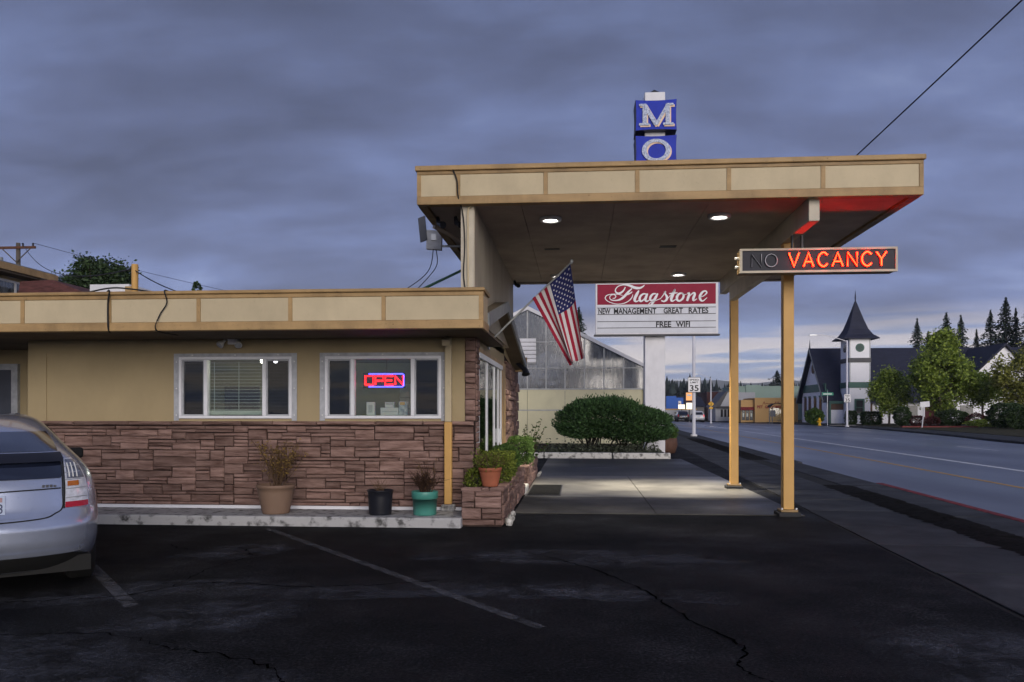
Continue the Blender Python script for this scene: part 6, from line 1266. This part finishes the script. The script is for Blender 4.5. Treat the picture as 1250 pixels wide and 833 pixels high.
bpy.context.view_layer.update(); dg = bpy.context.evaluated_depsgraph_get(); me2 = bpy.data.meshes.new_from_object(body.evaluated_get(dg)); body.modifiers.clear(); body.data = me2; bpy.data.objects.remove(cutter)
boxm = MB().box(-.78, .78, .25, 4.2, .17, .30).mesh('u'); cp('underbody', boxm, K['rubber'])
cp('rear_valance', S.rear_patch([(.21, -.80, .80), (.27, -.80, .80), (.33, -.70, .70), (.352, -.60, .60)], .008, 24), K['rubber'])
cp('bumper_lip', S.rear_patch([(.345, -.66, .66), (.36, -.72, .72), (.378, -.74, .74)], .02, 26), K['carpaint'])
rg = cp('rear_glass', S.rear_patch([(1.165, -.565, .565), (1.21, -.56, .56), (1.27, -.545, .545), (1.325, -.525, .525)], .006, 22), K['carglass'])
cp('spoiler', S.rear_patch([(1.085, -.575, .575), (1.11, -.58, .58), (1.135, -.575, .575), (1.158, -.57, .57)], .05, 22), K['black'])
cp('lower_glass', S.rear_patch([(.955, -.555, .555), (1.0, -.565, .565), (1.05, -.57, .57), (1.083, -.572, .572)], .006, 22), K['carglass'])
cp('hatch_seam', S.rear_line([(-.57, 1.08), (-.565, .85), (-.56, .715), (-.50, .672), (-.42, .645), (-.2, .632), (0, .63), (.2, .632), (.42, .645), (.50, .672), (.56, .715), (.565, .85), (.57, 1.08)], .0055, .002), K['rubber'])
cp('crease_seam', S.rear_line([(-.55, .872), (-.3, .868), (0, .862), (.3, .868), (.55, .872)], .006, .0), K['rubber'])
for s_ in (-1, 1):
    def rws(rows): return [(z, min(s_ * a, s_ * b), max(s_ * a, s_ * b)) for z, a, b in rows]
    l = cp('tail_lamp', S.rear_patch(rws([(.712, .575, .765), (.80, .582, .765), (.92, .585, .755), (1.02, .586, .725), (1.08, .588, .69), (1.105, .592, .66)]), .006, 10), K['lampclear'])
    cp('upper_housing', S.rear_patch(rws([(.945, .60, .742), (1.0, .60, .726), (1.06, .602, .70), (1.096, .604, .672)]), .009, 8), MAT('lamp_dark', (.07, .08, .11), .2, .3, 18, coat=.8, col2=(.22, .24, .30)), l)
    cp('red_band', S.rear_patch(rws([(.713, .578, .763), (.735, .579, .764), (.758, .58, .764)]), .010, 8), K['lampred'], l)
    cp('amber_lens', S.rear_patch(rws([(.885, .60, .69), (.90, .60, .692), (.925, .602, .69)]), .010, 6), K['lampamber'], l)
    for zz in (.79, .862, .935, .99, 1.04): cp('divider', S.rear_line([(s_ * .588, zz), (s_ * .65, zz + .002), (s_ * (.755 if zz < .9 else .71), zz + .004)], .004, .008), K['grayframe'], l)
    for xx_ in (.622, .652, .684): cp('reflector', S.rear_line([(s_ * xx_, .955), (s_ * xx_, 1.0), (s_ * xx_ * .99, 1.065)], .006, .010), K['bulbwhite'], l)
    cp('lamp_edge', S.rear_line([(s_ * .573, .708), (s_ * .58, .85), (s_ * .582, 1.0), (s_ * .588, 1.108)], .006, .004), K['rubber'], l)
    cp('side_window', S.side_patch([(1.0, 1.25, 3.3), (1.1, 1.22, 3.1), (1.2, 1.30, 2.92), (1.3, 1.45, 2.75), (1.38, 1.7, 2.6)], .005, 18, s_), K['carglass'])
    mi = MB().obox((s_ * .95, 2.92, 1.04), (.09, 0, 0), (0, .05, 0), (0, 0, .06)).mesh('m'); mo = cp('mirror', mi, K['rubber']); bevel(mo, .03, 3)
    for yw in (.88, 3.58):
        wm_ = MB().tube([(s_ * .66, yw, .315), (s_ * .69, yw, .315), (s_ * .84, yw, .315), (s_ * .865, yw, .315)], [.29, .315, .315, .29], 36).mesh('tyre', True); ty = cp('wheel', wm_, K['rubber'])
        cp('rim', MB().tube([(s_ * .862, yw, .315), (s_ * .872, yw, .315)], [.215, .20], 28).mesh('rim'), K['steel'], ty)
        for k in range(5): a = k * 1.2566; cp('spoke', MB().obox((s_ * .874, yw + math.cos(a) * .11, .315 + math.sin(a) * .11), (.006, 0, 0), (0, math.cos(a) * .09, math.sin(a) * .09), (0, -math.sin(a) * .022, math.cos(a) * .022)).mesh('s'), K['darkframe'], ty)
pt = cp('licence_plate', MB().box(-.1525, .1525, S.rear(0, .76) - .022, S.rear(0, .76) - .010, .688, .838).mesh('p'), K['plate'])
def cartext(s, x, z, w, h, yo, mat, par, nm):
    o = text_obj(nm, s, mat, None, (x, yo, z), w, h); o.parent = par; return o
cartext('73', .062, .70, .075, .075, S.rear(0, .76) - .0245, MAT('plate_ink', (.02, .03, .10), .6, .1), pt, 'plate_number'); cartext('AKL', -.14, .70, .12, .075, S.rear(0, .76) - .0245, K['letter_black'], pt, 'plate_number') if 0 else None
cp('plate_emblem', MB().prism([(.03, S.rear(0, .76) - .0245, .795), (.075, S.rear(0, .76) - .0245, .795), (.075, S.rear(0, .76) - .0245, .812), (.052, S.rear(0, .76) - .0245, .828), (.03, S.rear(0, .76) - .0245, .81)], (0, .001, 0)).mesh('e'), K['letter_black'], pt)
cp('plate_sticker', MB().box(.085, .135, S.rear(0, .76) - .024, S.rear(0, .76) - .0225, .79, .825).mesh('e'), MAT('plate_pink', (.40, .25, .27), .6, .1), pt)
cp('tailgate_recess', S.rear_patch([(.655, -.30, .30), (.70, -.33, .33), (.85, -.36, .36)], .003, 14), K['carpaint'])
for k in range(4): cp('badge', MB().box(.415 + k * .028, .433 + k * .028, S.rear(.43 + k * .028, .895) - .012, S.rear(.43 + k * .028, .895) - .002, .885, .905 - .006 * (k == 3)).mesh('b'), K['darkframe'])
cp('windscreen', MB().prism([(-.60, 3.42, 1.02), (.60, 3.42, 1.02), (.52, 2.62, 1.42), (-.52, 2.62, 1.42)], (0, .004, .01)).mesh('w'), K['carglass'])
cp('antenna', MB().tube([(0, 1.55, 1.45), (0, 1.42, 1.53)], [.02, .006], 8).mesh('a'), K['rubber'])
# distant cars
S2 = CarShape(z=[.35, .5, .7, .95, 1.05, 1.2, 1.45, 1.65, 1.75], r=[.1, 0, .02, .06, .1, .18, .32, .45, .8], f=[4.5, 4.6, 4.6, 4.45, 4.2, 3.4, 3.1, 2.9, 2.6], w=[.85, .92, .93, .92, .9, .84, .76, .70, .5], cr=[.3] * 9, cf=[.6] * 9, n=4)
for nm, lab, loc, rz_, paint in (('white_suv', 'white sports utility vehicle driving away down the road', (18.44, 126.9, -.1), R(-2), MAT('suv_white', (.55, .55, .58), .35, .03, metallic=.1, coat=.4)), ('dark_car', 'dark car just left of the white suv', (16.9, 133, -.1), R(0), MAT('car_black', (.03, .032, .04), .3, .05, coat=.5))):
    t = thing(nm, lab, 'car', loc, rz_, 'cars down the road'); b = cp('body', S2.body(24), paint, t); cp('rear_glass', S2.rear_patch([(1.15, -.66, .66), (1.3, -.64, .64), (1.55, -.58, .58)], .01, 10), K['carglass'], t); cp('bumper', S2.rear_patch([(.45, -.85, .85), (.6, -.86, .86), (.7, -.86, .86)], .05, 10), K['grayframe'] if nm == 'white_suv' else K['rubber'], t)
    K['taillit'] = EMIT('tail_lit', (1, .05, .06), .5, (.4, .01, .02)) if nm == 'white_suv' else K['lampred']
    for s_ in (-1, 1):
        cp('tail_lamp', S2.rear_patch([(.85, min(s_ * .70, s_ * .87), max(s_ * .70, s_ * .87)), (1.0, min(s_ * .70, s_ * .87), max(s_ * .70, s_ * .87)), (1.2, min(s_ * .70, s_ * .80), max(s_ * .70, s_ * .80))], .012, 5), K['taillit'], t); cp('side_window', S2.side_patch([(1.1, .7, 3.2), (1.3, .8, 2.95), (1.55, 1.0, 2.8)], .008, 8, s_), K['carglass'], t)
        for yw in (.9, 3.6): cp('wheel', MB().tube([(s_ * .66, yw, .35), (s_ * .93, yw, .35)], .36, 20).mesh('w'), K['rubber'], t)
    cp('plate', MB().box(-.2, .2, -.06, -.04, .8, .95).mesh('p'), K['plate'], t)

# ================================================================== AIR
hz = bpy.data.materials.new('haze'); hz.use_nodes = True; t_ = hz.node_tree; t_.nodes.clear()
pv = t_.nodes.new('ShaderNodeVolumePrincipled'); pv.inputs['Color'].default_value = (.86, .91, 1.0, 1); pv.inputs['Density'].default_value = .00016; pv.inputs['Anisotropy'].default_value = 0.0
om = t_.nodes.new('ShaderNodeOutputMaterial'); t_.links.new(pv.outputs[0], om.inputs['Volume'])
o = MB().box(-4200, 4200, -700, 6200, -6.5, 260).build('haze', hz); o['label'] = 'thin blue evening haze over the whole place'; o['category'] = 'haze'; stuff(o)
